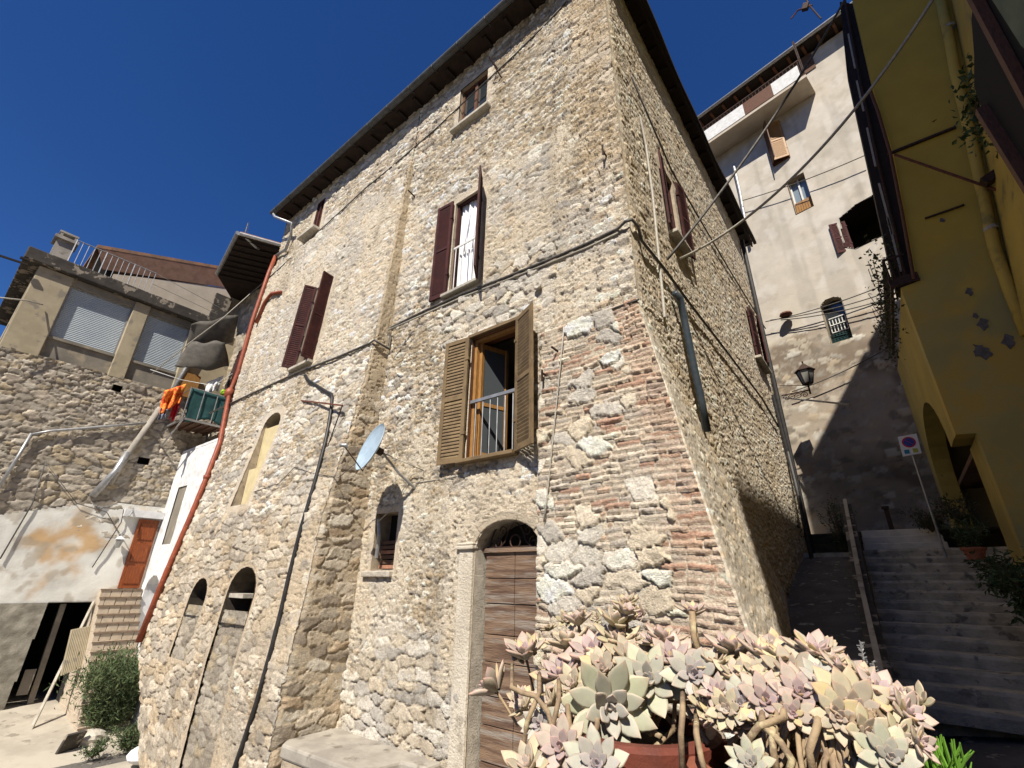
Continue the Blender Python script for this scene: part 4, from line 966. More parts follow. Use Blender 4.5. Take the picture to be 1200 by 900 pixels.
MB().box((AX-.05, eo0.y+.15, 8.9), (AX-.4, wt0.y, eo0.z-.1)).build('attic_window', MT['dark'], at)
MB().box((AX-.5, 4.75, 8.82), (AX+.12, 5.3, 10.2)).build('attic_pier', MT['darkconc'], at)
# door with lintel, wall lamp
dr = MB(); dr.box((LX+.02, 4.46, -.30), (LX+.11, 4.98, 1.62)); dr = dr.build('front_door', MT['orangewood'], lh); dr['label'] = 'orange brown wooden door at the top of the steps'
pn = MB()
for z0, z1 in ((-.18, .30), (.42, .92), (1.04, 1.52)): pn.box((LX+.11, 4.54, z0), (LX+.13, 4.92, z1))
pn.build('door_panel', MT['orangewood'], dr, bevel=.004)
MB().box((LX+.04, 4.02, 1.66), (LX+.22, 5.03, 1.86)).build('door_lintel', MT['whitewash'], lh)
p = Vector((LX+.03, 4.12, .80)); la = thing('wall_lantern', 'small white glass wall lantern beside the orange door', 'lantern', p)
MB().tube([p+Vector((.02,0,.35)), p+Vector((.18,0,.36)), p+Vector((.2,0,.26))], .015, 6).build('bracket', MT['galv'], la)
MB().lathe([(.001,-.16),(.05,-.14),(.10,.06),(.11,.08)], p+Vector((.2,0,.12)), 6).build('glass', MT['lampglass'], la); MB().lathe([(.13,.08),(.05,.15),(.001,.18)], p+Vector((.2,0,.12)), 6).build('cap', MT['whitewash'], la)
MB().tube([p+Vector((.05,.1,1.1)), p+Vector((.25,.05,1.0)), p+Vector((.3,0,.85))], .03, 6).build('spotlight', MT['galv'], la)
# steps up to the door, with railing
stp = thing('outdoor_steps', 'narrow tiled steps with pale railing climbing to the orange door', 'steps', (-17, 4.5, -3.4))
random.seed(5); ns = 15
for k in range(ns):
    z1 = -.32-k*.205; x1 = LX+.3+k*.15
    nbk = 4; ofs = .12*(k % 2)
    stb = MB(); ys = sorted([4.06-.004*k, 5.03]+[4.06+ofs+j*.245 for j in range(5) if 4.1 < 4.06+ofs+j*.245 < 5.0])
    for ya, yb in zip(ys[:-1], ys[1:]): stb.box((LX+.06, ya+.006, z1-.205), (x1+random.uniform(-.006,.006), yb-.006, z1-.002*(k % 3)))
    stb.build('step', MT['stairtile'], stp, bevel=.008)
    MB().box((x1+.001, 4.04-.004*k, z1-.035), (x1+.022, 5.02, z1+.005)).build('nosing', MT['mortarline'], stp)
rl = MB(); p0, p1 = onx(110,705,-17.80), onx(31,866,-16.3)
rl.bar(p0, p1, .05, .07); rl.bar(p0, onx(104,750,-17.75), .04, .04); rl.build('stair_railing', MT['whitestone'], stp)
pnl = MB(); q = [onx(70,792,-16.9), onx(98,781,-17.1), onx(107,733,-17.5), onx(83,738,-17.3)]
pnl.prism(q, (.03, 0, 0))
for i in range(12):
    a = q[0].lerp(q[1], (i+.5)/12)+Vector((.04,0,0)); b = q[3].lerp(q[2], (i+.5)/12)+Vector((.04,0,0)); pnl.bar(a, b, .03, .014)
pnl.build('railing_panel', MT['beigeplaster'], stp)
# pipes on the left house
def lpipe(pts, r, m, lab):
    o = MB().tube([onx(a, b, LX+.12) for a, b in pts], r, 8).build('wall_pipe', m, lh, smooth=True); o['label'] = lab
lpipe([(238,398),(222,425),(190,480)], .075, MT['galv'], 'thick pale downpipe, upper piece'); lpipe([(188,478),(150,532),(128,568)], .085, MT['concrete'], 'thick grey downpipe, middle piece'); lpipe([(150,530),(136,552),(108,582)], .10, MT['galv'], 'thick downpipe end')
lpipe([(180,495),(120,500),(60,505),(37,509)], .035, MT['galv'], 'thin pipe running level over the rubble'); lpipe([(37,508),(18,540),(-10,585)], .04, MT['galv'], 'thin pipe sloping down to the left')
lpipe([(52,545),(38,590),(0,655)], .016, MT['cable'], 'thin cable'); lpipe([(52,540),(90,590),(125,600),(140,625)], .010, MT['cable'], 'thin cable'); lpipe([(145,597),(142,612),(108,665)], .014, MT['cable'], 'thin cable')
# overhead wires at the left
cable('overhead_cable', 'wire crossing left from the roller shutters with a beaded end', [onx(-8,348,LX+.6), onx(30,352,LX+.5), onx(50,357,LX+.1)], .02, MT['palecable'])
cable('overhead_cable', 'pale wire rising from the left balcony to the dark eave', [onx(178,438,-17.2), onx(222,402,-16.4), onx(262,372,-15.8), ony(298,340,5.0)], .016, MT['palecable'])
cable('clothes_line', 'white line strung under the dark awning', [onx(176,433,-17), onx(212,445,-16.9), onx(250,452,-16.6), ony(272,438,4.6)], .010, MT['white'])

# ================================================================== NARROW HOUSE between
nh = thing('narrow_house', 'narrow whitewashed house squeezed behind the red downpipe with dark eaves', 'house', (-16, 6, -3))
NY = 5.06
hol = [rect(-17.35,-16.7,2.1,3.5)]
an_t, an_b = ony(183,674,NY), ony(163,748,NY); arc_n = arch_poly(an_t.x-.55, an_t.x+.55, an_b.z, an_t.z-.4, .4)
wallgrid('white_wall', (0, NY, 0), (1,0,0), (0,-1,0), -18.15, -13.2, -3.8, 3.75, .05, lambda S_, Z_: (.03*fbm(S_, Z_, .4, 4, 441)+0*S_, np.array((.68,.68,.68))*(.85+.25*fbm(S_, Z_, .8, 4, 443))[..., None]), [rect(-17.3,-16.6,.9,2.6), arc_n], MT['masonry_far'], nh)
nm = MB(); nm.add([(x, NY+.45, z) for x, z in arc_n], [tuple(range(len(arc_n)))]); nm.sleeve([(x, NY-.02, z) for x, z in arc_n], (0, .47, 0)); nm.build('arched_recess', MT['whitewash'], nh)
MB().box((-17.4, NY+.02, .8), (-16.5, NY+.06, 2.7)).build('window', MT['greyplaster'], nh)
wallgrid('upper_wall', (0, NY+.66, 0), (1,0,0), (0,-1,0), -19.5, -13.6, 3.7, 10.38, .04, left_stone, [rect(-17.6,-16.4,4.6,6.6)], MT['masonry_far'], nh)
MB().box((-17.9, NY+1.6, 4), (-15, NY+1.65, 7.5)).build('dark_room', MT['brownwood'], nh)
MB().box((-17.9, NY-.02, 3.76), (-13.3, NY+.64, 3.84)).box((-17.95, NY+.7, 3.7), (-17.9, 9, 10.3)).box((-18, 9, -3.8), (-13.5, 9.1, 10.6)).build('ledge', MT['whitewash'], nh)
ev = [onz(256,322,10.4), onz(281,274,10.4), onz(331,288,10.4), Vector((-14.15, 6.5, 10.4)), Vector((-18.4, 9, 10.4)), Vector((-19.4,5.9,10.4))]
er = MB().prism(ev, (0, 0, .10)).build('roof', MT['rooftile'], nh)
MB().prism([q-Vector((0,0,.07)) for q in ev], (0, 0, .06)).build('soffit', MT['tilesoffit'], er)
g2 = MB(); g2.tube([ev[0]+Vector((0,-.05,.0)), ev[1]+Vector((.0,-.06,.0))], .07, 8); g2.tube([ev[1], ev[2]], .06, 8); g2.tube([ev[1]+Vector((0,0,.05)), onz(300,290,10.2), ony(318,300,5.3)], .04, 8); g2.build('gutter', MT['galv'], er)
for i in range(8):
    a = ev[0].lerp(ev[1], (i+.5)/8); MB().bar(a+Vector((0,0,-.1)), a+Vector((.9,1.6,-.1)), .07, .08).build('rafter', MT['rafter'], er)
chn = thing('chimney_pot', 'small grey chimney just left of the big eave corner', 'chimney', (-14.6, 6.4, 10.4))
MB().box((-14.9, 6.2, 10.4), (-14.4, 6.7, 11.5)).build('stack', MT['concrete'], chn); MB().box((-14.98, 6.12, 11.5), (-14.32, 6.78, 11.6)).build('cap', MT['darkconc'], chn)
an = MB(); q = ev[1]+Vector((-.6,.3,.1)); an.tube([q, q+Vector((0,0,.9))], .012, 5)
for k in range(5): an.tube([q+Vector((-.25+.04*k,0,.35+.12*k)), q+Vector((.25-.04*k,0,.42+.12*k))], .007, 4)
tag(an.build('antenna', MT['galv']), 'small television antenna above the dark eaves', 'antenna')

# balcony with cloths
bl = thing('balcony', 'small wooden floored balcony hung with teal cloth beside the red downpipe', 'balcony', (-17, 5, 4.5))
bx = -16.6
sl1 = MB(); sl1.box((LX+.05, 4.45, 4.56), (bx, 5.6, 4.62)); 
for k in range(5): sl1.box((LX+.05, 4.5+k*.24, 4.50), (bx-.05, 4.56+k*.24, 4.558))
sl1.build('floor', MT['brownsoffit'], bl)
fr = MB(); fr.box((bx, 4.42, 4.54), (bx+.04, 5.6, 4.60)); fr.box((LX+.05, 4.40, 4.54), (bx+.04, 4.44, 4.60)); fr.bar((bx, 4.42, 4.55), (LX+.05, 4.42, 3.9), .04, .04)
for y in (4.38, 4.78, 5.18, 5.56): fr.tube([(bx+.02, y, 4.6), (bx+.02, y, 5.62)], .014, 6)
fr.tube([(bx+.02, 4.42, 5.6), (bx+.02, 5.58, 5.6)], .016, 6); fr.tube([(bx+.02, 4.42, 5.6), (LX+.05, 4.42, 5.6)], .016, 6); fr.build('railing', MT['galv'], bl)
def cloth(name, lab, mat, p, q, h, seed, amp=.03, cat='cloth', n=22, mrows=12, top=None):
    random.seed(seed); mb = MB(); p, q = Vector(p), Vector(q); d = (q-p); nn_ = d.cross(Vector((0,0,1))).normalized()
    ph = [random.uniform(0, 6) for _ in range(4)]
    for j in range(mrows+1):
        for i in range(n+1):
            a, b = i/n, j/mrows
            w_ = amp*(math.sin(a*14+ph[0])+.6*math.sin(a*23+ph[1]+b*3))*(.3+b)+amp*.5*math.sin(b*9+ph[2])
            dz = -h*b*(1+.12*math.sin(a*5+ph[3]))
            mb.v.append(tuple(p+d*(a+(.5-a)*.12*b)+nn_*w_+Vector((0,0,dz))))
    mb.f = [(j*(n+1)+i, j*(n+1)+i+1, (j+1)*(n+1)+i+1, (j+1)*(n+1)+i) for j in range(mrows) for i in range(n)]
    o = mb.build(name, mat, None, smooth=True); s_ = o.modifiers.new('thick', 'SOLIDIFY'); s_.thickness = .012
    return tag(o, lab, cat)
cloth('balcony_cloth', 'dark teal cloth tied along the balcony railing', MT['tealcloth'], (bx-.03, 4.40, 5.60), (bx-.03, 5.58, 5.62), 1.0, 1, .008)
cloth('hanging_cloth', 'bright red and orange patterned cloth hanging off the balcony end', MT['redcloth'], onx(193,458,-16.9), onx(218,450,-16.9), .75, 2, .07)
cloth('hanging_cloth', 'plain red towel hanging between the orange cloth and the teal cloth', MT['signred'], onx(208,458,-16.98), onx(217,452,-16.98), 1.05, 3, .04)
cloth('hanging_cloth', 'small blue and white rag below the orange cloth', MT['bluerag'], onx(188,478,-16.85), onx(197,480,-16.85), .35, 4, .04)
cloth('hanging_cloth', 'white lace cloth over the balcony rail', MT['whitewash'], onx(243,448,-17.2), onx(262,440,-17.1), .55, 6, .04)
cloth('hanging_cloth', 'black bag hanging on the teal cloth', MT['blackpipe'], onx(239,462,-16.8), onx(258,468,-16.8), .42, 8, .03)
q = onx(262,460,-16.75); tag(MB().lathe([(.001,-.1),(.08,-.08),(.09,0),(.07,.08),(.001,.1)], q, 14).build('plastic_ball', MT['lime'], smooth=True), 'lime green round plastic bottle on the balcony rail', 'bottle')
def awn(pts, lab, seed):
    random.seed(seed); P0, P1, P2, P3 = [Vector(p) for p in pts]; mb = MB(); n = 12
    for j in range(n+1):
        for i in range(n+1):
            a, b = i/n, j/n; p = P0.lerp(P1, a).lerp(P3.lerp(P2, a), b); p += Vector((0, 0, -.35*math.sin(math.pi*a)*math.sin(math.pi*b*.9)+.05*math.sin(a*11+b*4))); mb.v.append(tuple(p))
    mb.f = [(j*(n+1)+i, j*(n+1)+i+1, (j+1)*(n+1)+i+1, (j+1)*(n+1)+i) for j in range(n) for i in range(n)]
    o = mb.build('awning', MT['awning'], None, smooth=True); o.modifiers.new('t', 'SOLIDIFY').thickness = .02; tag(o, lab, 'awning')
awn([onx(224,380,-17.2), onx(280,368,-16.6), onx(272,402,-17.3), onx(218,406,-17.6)], 'faded grey awning sagging under the dark eaves, the upper one', 1)
awn([onx(222,402,-17.3), onx(264,400,-16.6), onx(268,430,-17.0), onx(205,428,-17.2)], 'faded grey awning reaching furthest left above the teal cloth', 2)
MB_ = MB(); MB_.box((-17.2, 5.62, 5.5), (-16.3, 5.66, 7.6)); tag(MB_.build('curtain_panel', MT['maroon']), 'dark red door leaf standing behind the balcony', 'door leaf')
bd = MB(); bd.box((LX+.1, 4.3, 5.65), (LX+.16, 4.9, 6.5)); tag(bd.build('wooden_board', MT['goldwood']), 'light brown wooden board leaning on the wall above the balcony', 'board')

# ================================================================== PALE BUILDING at the back
TH = R(-11); wn_ = Vector((math.sin(TH), -math.cos(TH), 0)); wd = Vector((math.cos(TH), math.sin(TH), 0)); W0 = Vector((0, 18, 0))
def wb(px, py, off=0):
    r_ = Vector(ray(px, py)); k = (wn_.dot(W0)+off)/wn_.dot(r_); p = r_*k; return (p-W0).dot(wd), p.z
def W3(s, z, off=0): p = W0+wd*s+wn_*off; return (p.x, p.y, z)
pb = thing('pale_building', 'tall pale rendered building behind the alley with a long top balcony', 'building', (0, 19, 1))
aw0, aw1 = wb(960,352), wb(996,395)
s0_, z0_ = wb(978,402); bs0, bz1 = wb(922,212); bs1, bz0 = wb(957,240); bs1b, _ = wb(944,206); bz0 = wb(934,250)[1]
zb_t = (wb(922,212)[1]+wb(942,203)[1])/2; 
archp = arch_poly(wb(960,355)[0], wb(984,348)[0]+.05, wb(985,400)[1], wb(962,358)[1]-.1, .25)
bluep = rect(wb(922,213)[0], wb(943,206)[0], wb(940,248)[1], zb_t)
darkp = [wb(990,290), wb(984,256), wb(1003,240), wb(1048,215), wb(1062,262), wb(1003,292)]
def palef(S_, Z_):
    h = .02*fbm(S_, Z_, .5, 4, 501)
    c = lerpc(np.array((.60,.545,.46))*(.88+.2*fbm(S_, Z_, 1.5, 4, 503))[..., None], np.array((.66,.61,.54))+0*S_[..., None], sst(fbm(S_, Z_, .6, 4, 505), .5, .66))
    c = lerpc(c, np.array((.40,.35,.28)), sst(fbm(S_, Z_, .5, 5, 506), .60, .72)*.35)
    c = c*(1-.15*sst(fbm(S_*3, Z_*.3, 1.0, 4, 507), .52, .7))[..., None]
    # old masonry below a level line
    lo = sst(-Z_+.25*(fbm(S_, Z_, .9, 4, 509)-.5), -8.75, -8.45)
    hh, ss_, cc = rubble(S_, Z_, .38, .22, 511, .05, 'cream')
    mo = .03+.02*(fbm(S_, Z_, .5, 4, 513)-.4)
    st_ = sst(fbm(S_, Z_, 1.6, 4, 515)+.25*np.exp(-((Z_-7)/.8)**2), .50, .64)
    c2_ = lerpc(np.array((.43,.36,.29))+0*S_[..., None], np.array((.20,.155,.115)), st_*.8)
    c2_ = lerpc(cc*.95, c2_, sst(mo-hh, -.01, .01))
    cc_ = lerpc(c, c2_, lo)*np.array((.83,.83,.82)); cc_ = cc_*(1-.38*sst(-Z_, -4.6, -3.4)*sst(S_, -1.9, -1.0))[..., None]  # lower right darkened in colour to deepen the cast shadow there
    return h*(1-lo)+lo*np.maximum(hh, mo), cc_
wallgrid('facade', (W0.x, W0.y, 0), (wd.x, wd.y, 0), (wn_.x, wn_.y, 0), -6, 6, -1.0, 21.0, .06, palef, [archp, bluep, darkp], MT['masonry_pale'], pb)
bw_ = MB(); bw_.add([W3(-6,-1,0), W3(-6,-1,-8), W3(-6,21,-8), W3(-6,21,0)], [(0,1,2,3)]); bw_.add([W3(6,-1,0), W3(6,-1,-8), W3(6,21,-8), W3(6,21,0)], [(0,1,2,3)]); bw_.add([W3(-6,-1,-8), W3(6,-1,-8), W3(6,21,-8), W3(-6,21,-8)], [(0,1,2,3)]); bw_.build('rear_wall', MT['greyplaster'], pb)
def wsleeve(pl, dep, m, par, name='reveal'):
    o = MB(); o.sleeve([W3(a, b, .03) for a, b in pl], tuple(-wn_*dep)); return o.build(name, m, par)
def wbox(mb, s0, s1, z0, z1, o0, o1):
    pts = [W3(s0,z0,o0), W3(s1,z0,o0), W3(s1,z0,o1), W3(s0,z0,o1), W3(s0,z1,o0), W3(s1,z1,o0), W3(s1,z1,o1), W3(s0,z1,o1)]
    return mb.add(pts, [(0,3,2,1),(4,5,6,7),(0,1,5,4),(1,2,6,5),(2,3,7,6),(3,0,4,7)])
# arched window with grille
a0s, a1s, az0, az1 = archp[0][0], archp[1][0], archp[0][1], archp[2][1]
aw = wbox(MB(), a0s, a1s, az0, az1+.3, -.32, -.28).build('window', MT['glass'], pb); aw['label'] = 'arched window with white grille'
wsleeve(archp, .35, MT['reveal'], aw)
gr = MB()
for i in range(6): s = a0s+.1+(a1s-a0s-.2)*i/5; wbox(gr, s-.012, s+.012, az0+.45, az1-.45, -.2, -.18)
for z in (az0+.45, az1-.47, (az0+az1)/2): wbox(gr, a0s+.1, a1s-.1, z, z+.03, -.17, -.15)
gr.build('grille', MT['white'], aw)
lw = MB()
for i in range(5):
    for k in range(4): lw.tube([W3(a0s+.1+i*(a1s-a0s-.2)/5+.1*math.cos(t*.9), az0+.08+k*.09+.05*math.sin(t*.9), -.19) for t in range(7)], .012, 4)
lw.build('scroll_work', MT['tealcloth'], aw)
# small blue window
b0, b1, c0, c1 = bluep[0][0], bluep[1][0], bluep[0][1], bluep[2][1]
bw = wbox(MB(), b0, b1, c0, c1, -.30, -.27).build('window', MT['skyglass'], pb); bw['label'] = 'small window with wooden lower panel'
wsleeve(bluep, .3, MT['reveal'], bw)
fb = MB(); wbox(fb, b0, b0+.05, c0, c1, -.26, -.2); wbox(fb, b1-.05, b1, c0, c1, -.26, -.2); wbox(fb, (b0+b1)/2-.03, (b0+b1)/2+.03, c0, c1, -.26, -.2); fb.build('window_frame', MT['white'], bw)
fb = MB()
for i in range(7): s = b0+.02+(b1-b0-.04)*i/7; wbox(fb, s, s+(b1-b0-.04)/7-.012, c0, c0+(c1-c0)*.36, -.18, -.15)
fb.build('wood_panel', MT['goldwood'], bw)
# shuttered door under the balcony
q0s, q0z = wb(908,194); q1s, q1z = wb(901,153); q2s, _ = wb(925,185)
sh = wbox(MB(), q0s-.05, q2s+.05, q0z-.05, q1z+.1, -.02, .05).build('window', MT['brownwood'], pb); sh['label'] = 'window with half open light wooden shutters'
louvre_leaf(sh, W3(q0s-.05, q0z, .10), tuple(wd*.5+wn_*.86), .5, q1z-q0z+.1, MT['brownwood'], n=10)
louvre_leaf(sh, W3(q2s+.05, q0z, .10), tuple(-wd*.93+wn_*.37), .55, q1z-q0z+.1, MT['goldwood'], n=10)
# broken dark opening
dk = MB(); dk.add([W3(a, b, -1.6) for a, b in darkp], [tuple(range(len(darkp)))]); dk.sleeve([W3(a, b, .03) for a, b in darkp], tuple(-wn_*1.65)); dk = dk.build('dark_opening', MT['dark'], pb); dk['label'] = 'large dark loggia with maroon shutter'
e0, e1 = wb(985,258), wb(1003,290); louvre_leaf(dk, W3(*wb(1000,291), -.1), tuple(wd*-.9+wn_*.4), .5, 1.3, MT['maroon'], n=10)
# balcony and eave
BZ = (wb(835,165,1)[1]+wb(945,92,1)[1])/2; bs_l, bs_r = -4.2, wb(946,92,1)[0]
ba = wbox(MB(), bs_l, bs_r, BZ, BZ+.14, .03, 1.05).build('balcony', MT['cream'], pb)
rr = MB(); k = int((bs_r-bs_l)/.14)
for zz_ in (.25, 1.12): wbox(rr, bs_l, bs_r, BZ+zz_, BZ+zz_+.04, 1.0, 1.03)
for i in range(k): s = bs_l+.05+i*.14; wbox(rr, s, s+.02, BZ+.14, BZ+1.14, 1.0, 1.02)
for s in (wb(932,50,1)[0]-.1, bs_r-.05): wbox(rr, s, s+.05, BZ+.14, BZ+2.3, .98, 1.03)
rr.build('balcony_railing', MT['iron'], ba)
t0, t1, t2, t3 = wb(828,155,1)[0]-1.2, wb(872,128,1)[0], wb(905,104,1)[0], wb(936,82,1)[0]
wbox(MB(), t0, t1, BZ+.15, BZ+.85, 1.05, 1.07).build('white_screen', MT['white'], ba); wbox(MB(), t2, t3, BZ+.15, BZ+.85, 1.05, 1.07).build('white_screen', MT['white'], ba)
wbox(MB(), t1, t2, BZ+.15, BZ+.85, 1.05, 1.07).build('brown_screen', MT['brownwood'], ba)
EZ = (wb(830,136,.6)[1]+wb(925,55,.6)[1])/2
er = wbox(MB(), -6.5, 6.5, EZ, EZ+.14, -8, .55).build('roof', MT['rafter'], pb)
for i in range(22): s = -6.3+i*.58; wbox(MB(), s, s+.1, EZ-.12, EZ-.01, -.1, .5).build('rafter', MT['brownwood'], er)
gt = MB(); halfpipe(gt, W3(-6.5, EZ+.05, .65), W3(6.5, EZ+.05, .65), .09); gt.build('gutter', MT['galv'], er)
wbox(MB(), bs_l, bs_r+.3, BZ+1.3, EZ-.15, .03, .05).build('dark_loggia', MT['brownsoffit'], ba)
dp = MB(); dp.tube([W3(*wb(861,195), .12), W3(*wb(868,225), .12), W3(*wb(880,290), .12)], .06, 8); dp.build('downpipe', MT['galv'], pb)
dp = MB(); dp.tube([W3(*wb(1000,470-60), .2), W3(*wb(1045,400), .25)], .02, 6); 
pu = thing('roof_antenna', 'small dark antenna arm with a red end above the roof of the pale building', 'antenna', W3(*wb(948,30,.3), .3))
MB().tube([W3(*wb(962,22,.3), .3), W3(*wb(948,6,.3), .3), W3(*wb(940,-10,.3), .3)], .03, 6).build('arm', MT['iron'], pu)
MB().tube([W3(*wb(952,6,.3), .3), W3(*wb(935,12,.3), .3), W3(*wb(927,22,.3), .3)], .035, 6).build('tip', MT['rust'], pu)
c_ = Vector(W3(*wb(944,8,.3), .3)); MB().box(c_-Vector((.12,.1,.14)), c_+Vector((.12,.1,.14)), Euler((.2,.5,0)).to_matrix()).build('box', MT['iron'], pu, bevel=.02)
# street lamp on bracket
Wp = onx(916,464,-1.84); Lp = ony(945,443,Wp.y)
lampt = thing('street_lamp', 'black iron wall lantern on scrolled bracket in front of the pale building', 'street lamp', Lp)
tp = MB(); z = Lp.z
tp.lathe([(.001,.62),(.03,.58),(.02,.52),(.10,.44),(.13,.40),(.30,.26),(.30,.23)], Lp, 6); tp.build('lamp_roof', MT['iron'], lampt)
MB().lathe([(.24,.22),(.14,-.18)], Lp, 6).build('lamp_glass', MT['lampglass'], lampt)
fm = MB()
for k in range(6):
    a = math.pi*k/3; fm.bar(Lp+Vector((.25*math.cos(a), .25*math.sin(a), .23)), Lp+Vector((.145*math.cos(a), .145*math.sin(a), -.2)), .025, .025)
fm.lathe([(.15,-.18),(.16,-.21),(.001,-.25)], Lp, 6); fm.tube([Lp+Vector((0,0,-.2)), Lp+Vector((0,0,-.55))], .03, 6); fm.build('lamp_frame', MT['iron'], lampt)
bk = MB(); bq = Lp+Vector((0,0,-.42)); bk.tube([bq, Vector((Wp.x, Wp.y, bq.z))], .022, 6); bk.tube([bq+Vector((0,0,.16)), Vector((Wp.x, Wp.y, bq.z+.35))], .012, 6)
for k, t in enumerate((.2, .42, .64, .84)):
    c = bq.lerp(Vector((Wp.x, Wp.y, bq.z)), t); dv = (Wp-bq); dv.z = 0; dv.normalize()
    bk.tube([c+dv*(.11*(1-a/26)*math.cos(a*.42))+Vector((0,0,-.12+.10*(1-a/26)*math.sin(a*.42))) for a in range(24)], .013, 5)
bk.build('bracket', MT['iron'], lampt)
cable('wall_pole', 'pale rod sticking out from the wall below the street lamp', [onx(919,466,-1.84), ony(995,474,15.2)], .03, MT['palecable'], cat='rod')
for i, (a, b, lab) in enumerate((((897,377),(1036,334),'upper of three wires reaching the arched window from the left'), ((903,375),(1036,344),'middle of three wires passing the arched window'), ((915,375),(1040,350),'lowest of three wires passing the arched window'), ((870,235),(1016,181),'wire looping past the small blue window'), ((928,459),(1048,403),'dark wire above the street lamp'))):
    p_, q_ = Vector(W3(*wb(*a, .3), .3)), Vector(W3(*wb(*b, .3), .3)); cable('facade_wire', lab, sag(p_, q_, .12), .018, MT['cable'])
q = Vector(W3(*wb(921,369,.3), .3)); tag(MB().lathe([(.001,.1),(.2,.06),(.22,0),(.14,-.07),(.001,-.09)], q, 10).build('junction_box', MT['rust']), 'rusty round junction box hanging on the wires left of the arched window', 'junction box')

# ================================================================== YELLOW HOUSE on the right of the alley
yh = thing('yellow_house', 'yellow rendered house on the right with a corner pipe and an arch over the steps', 'house', (3, 9, -1))
FY = 10.4
def yp(px, py, y=FY): q = ony(px, py, y); return (q.x, y, q.z)
crease = 1.20
fp = [(crease, FY, 5.32), (crease, FY, 2.40), (1.45, FY, 2.38), (1.45, FY, -1.6), (2.9, FY, -1.6), (2.9, FY, 4.0), (4.1, FY, 11.8), (4.2, FY, 13.6), (2.3, FY, 13.6), yp(1025,110), yp(1047,180), yp(1075,330)]
mbf = MB(); mbf.prism(fp, (0, .3, 0)); mbf.build('front_wall', MT['olive'], yh)
SY_ = FY+.31
ub = MB(); lf_ = [yp(1050,340,SY_), yp(1040,300,SY_), yp(1022,218,SY_), yp(992,82,SY_), yp(984,2,SY_)]; rg_ = [(2.4, SY_, 13.5), (2.3, SY_, 10.2), (2.1, SY_, 8.4), (1.9, SY_, 5.4)]
ub.prism(lf_+rg_, (0, .35, 0)); ub = ub.build('dark_boarding', MT['rafter'], yh)
for a, b in (((1030,215),(1046,275)),((1016,150),(1026,195)),((1004,95),(1012,130)),((994,40),(1002,80)),((1040,255),(1056,318))):
    MB().bar(yp(*a, SY_-.02), yp(*b, SY_-.02), .035, .03).build('pale_slat', MT['palecable'], ub)
MB().tube([yp(988,-10,SY_-.05), yp(1008,95,SY_-.05), yp(1030,195,SY_-.05), yp(1052,285,SY_-.05), yp(1062,330,SY_-.05)], .03, 6).build('thin_cable', MT['iron'], ub)

pp_ = MB(); pp_.tube([(1.42, FY-.05, 5.4), (1.62, FY-.06, 6.9), (1.80, FY-.06, 8.4), (1.88, FY-.06, 9.6), (1.9, FY-.06, 10.3)], .03, 8); pp_.build('thin_pipe', MT['brownwood'], yh)
# side wall with the arch (runs back from the crease)
sa = [(FY+.3, 2.42)]; ay = (11.45+15.9)/2; ry = (15.9-11.45)/2
prof = [(FY+.3, 5.32), (FY+.3, 2.42), (11.45, 2.42)]+[(ay-ry*math.cos(math.pi*k/14), 2.42+1.42*math.sin(math.pi*k/14)) for k in range(1, 14)]+[(15.9, 2.42), (15.9, .5), (16.5, .5), (16.5, 5.9), (15.2, 5.75)]
mbf = MB(); mbf.prism([(crease, a, b) for a, b in prof], (.35, 0, 0)); mbf.build('arch_wall', MT['yellow2'], yh)
MB().box((1.45, FY+.31, -1.6), (2.6, 11.6, 2.37)).build('pier', MT['yellow2'], yh)
MB().box((crease+.36, FY+.31, 2.40), (2.6, 16.5, 2.5)).build('soffit', MT['brownsoffit'], yh)
MB().box((2.62, 11.0, -1.6), (2.9, 16.5, 5.3)).box((1.2, 16.51, -1), (2.9, 16.8, 5.3)).build('passage_wall', MT['wallbrown'], yh)
MB().prism([(crease+.36, FY+.31, 5.33), (2.6, FY+.31, 5.33), (2.6, 16.5, 6.0), (crease+.36, 16.5, 6.0)], (0, 0, .1)).build('terrace_floor', MT['darkconc'], yh)
# long leaning wall towards the street; unseen blocks, tops shaped for their shadows
ws_ = [(2.45, 4.0), (2.3, -2.2), (9, -2.2), (9, 15.4), (3.25, 15.4), (3.2, 9.0)]
for (y0, y1, zt, zt2) in ((-5.0, 4.5, 18.5, 18.5), (4.503, 10.397, 20.8, 16.5)):
    mb = MB(); sa_ = [(2.45, 4.0), (2.3, -2.2), (9, -2.2), (9, zt), (3.75, zt), (3.65, 11.8)]; sb_ = [(2.45, 4.0), (2.3, -2.2), (9, -2.2), (9, zt2), (3.75, zt2), (3.65, 11.8)]
    n_ = 6; mb.add([(a, y0, b) for a, b in sa_]+[(a, y1, b) for a, b in sb_], [tuple(range(6))[::-1], tuple(range(6, 12))]+[(i, (i+1) % 6, 6+(i+1) % 6, 6+i) for i in range(6)])
    mb.build('long_shading_wall', MT['yellow'], yh)
mb = MB(); mb.prism([(3.76, FY+.32, -1.6), (3.76, 12.6, -1.6), (3.76, 12.6, 14.9), (3.76, FY+.32, 16.3)], (5.2, 0, 0)); mb.build('long_shading_wall', MT['yellow'], yh)  # unseen block added behind the front wall to shade the pale building
pw = MB(); pw.tube([(3.50, FY-.12, 11.9), (3.33, FY-.12, 10.7), (3.16, FY-.12, 9.7), yp(1135,150,FY-.12), yp(1165,290,FY-.12), yp(1185,345,FY-.12), yp(1204,392,FY-.12)], .085, 12)
pw.build('corner_pipe', MT['yellow'], yh, smooth=True)
for a, b in ((1113,32),(1161,268)): MB().lathe([(.09,-.04),(.10,-.03),(.10,.03),(.09,.04)], yp(a, b, FY-.12), 12).build('pipe_joint', MT['concrete'], yh)
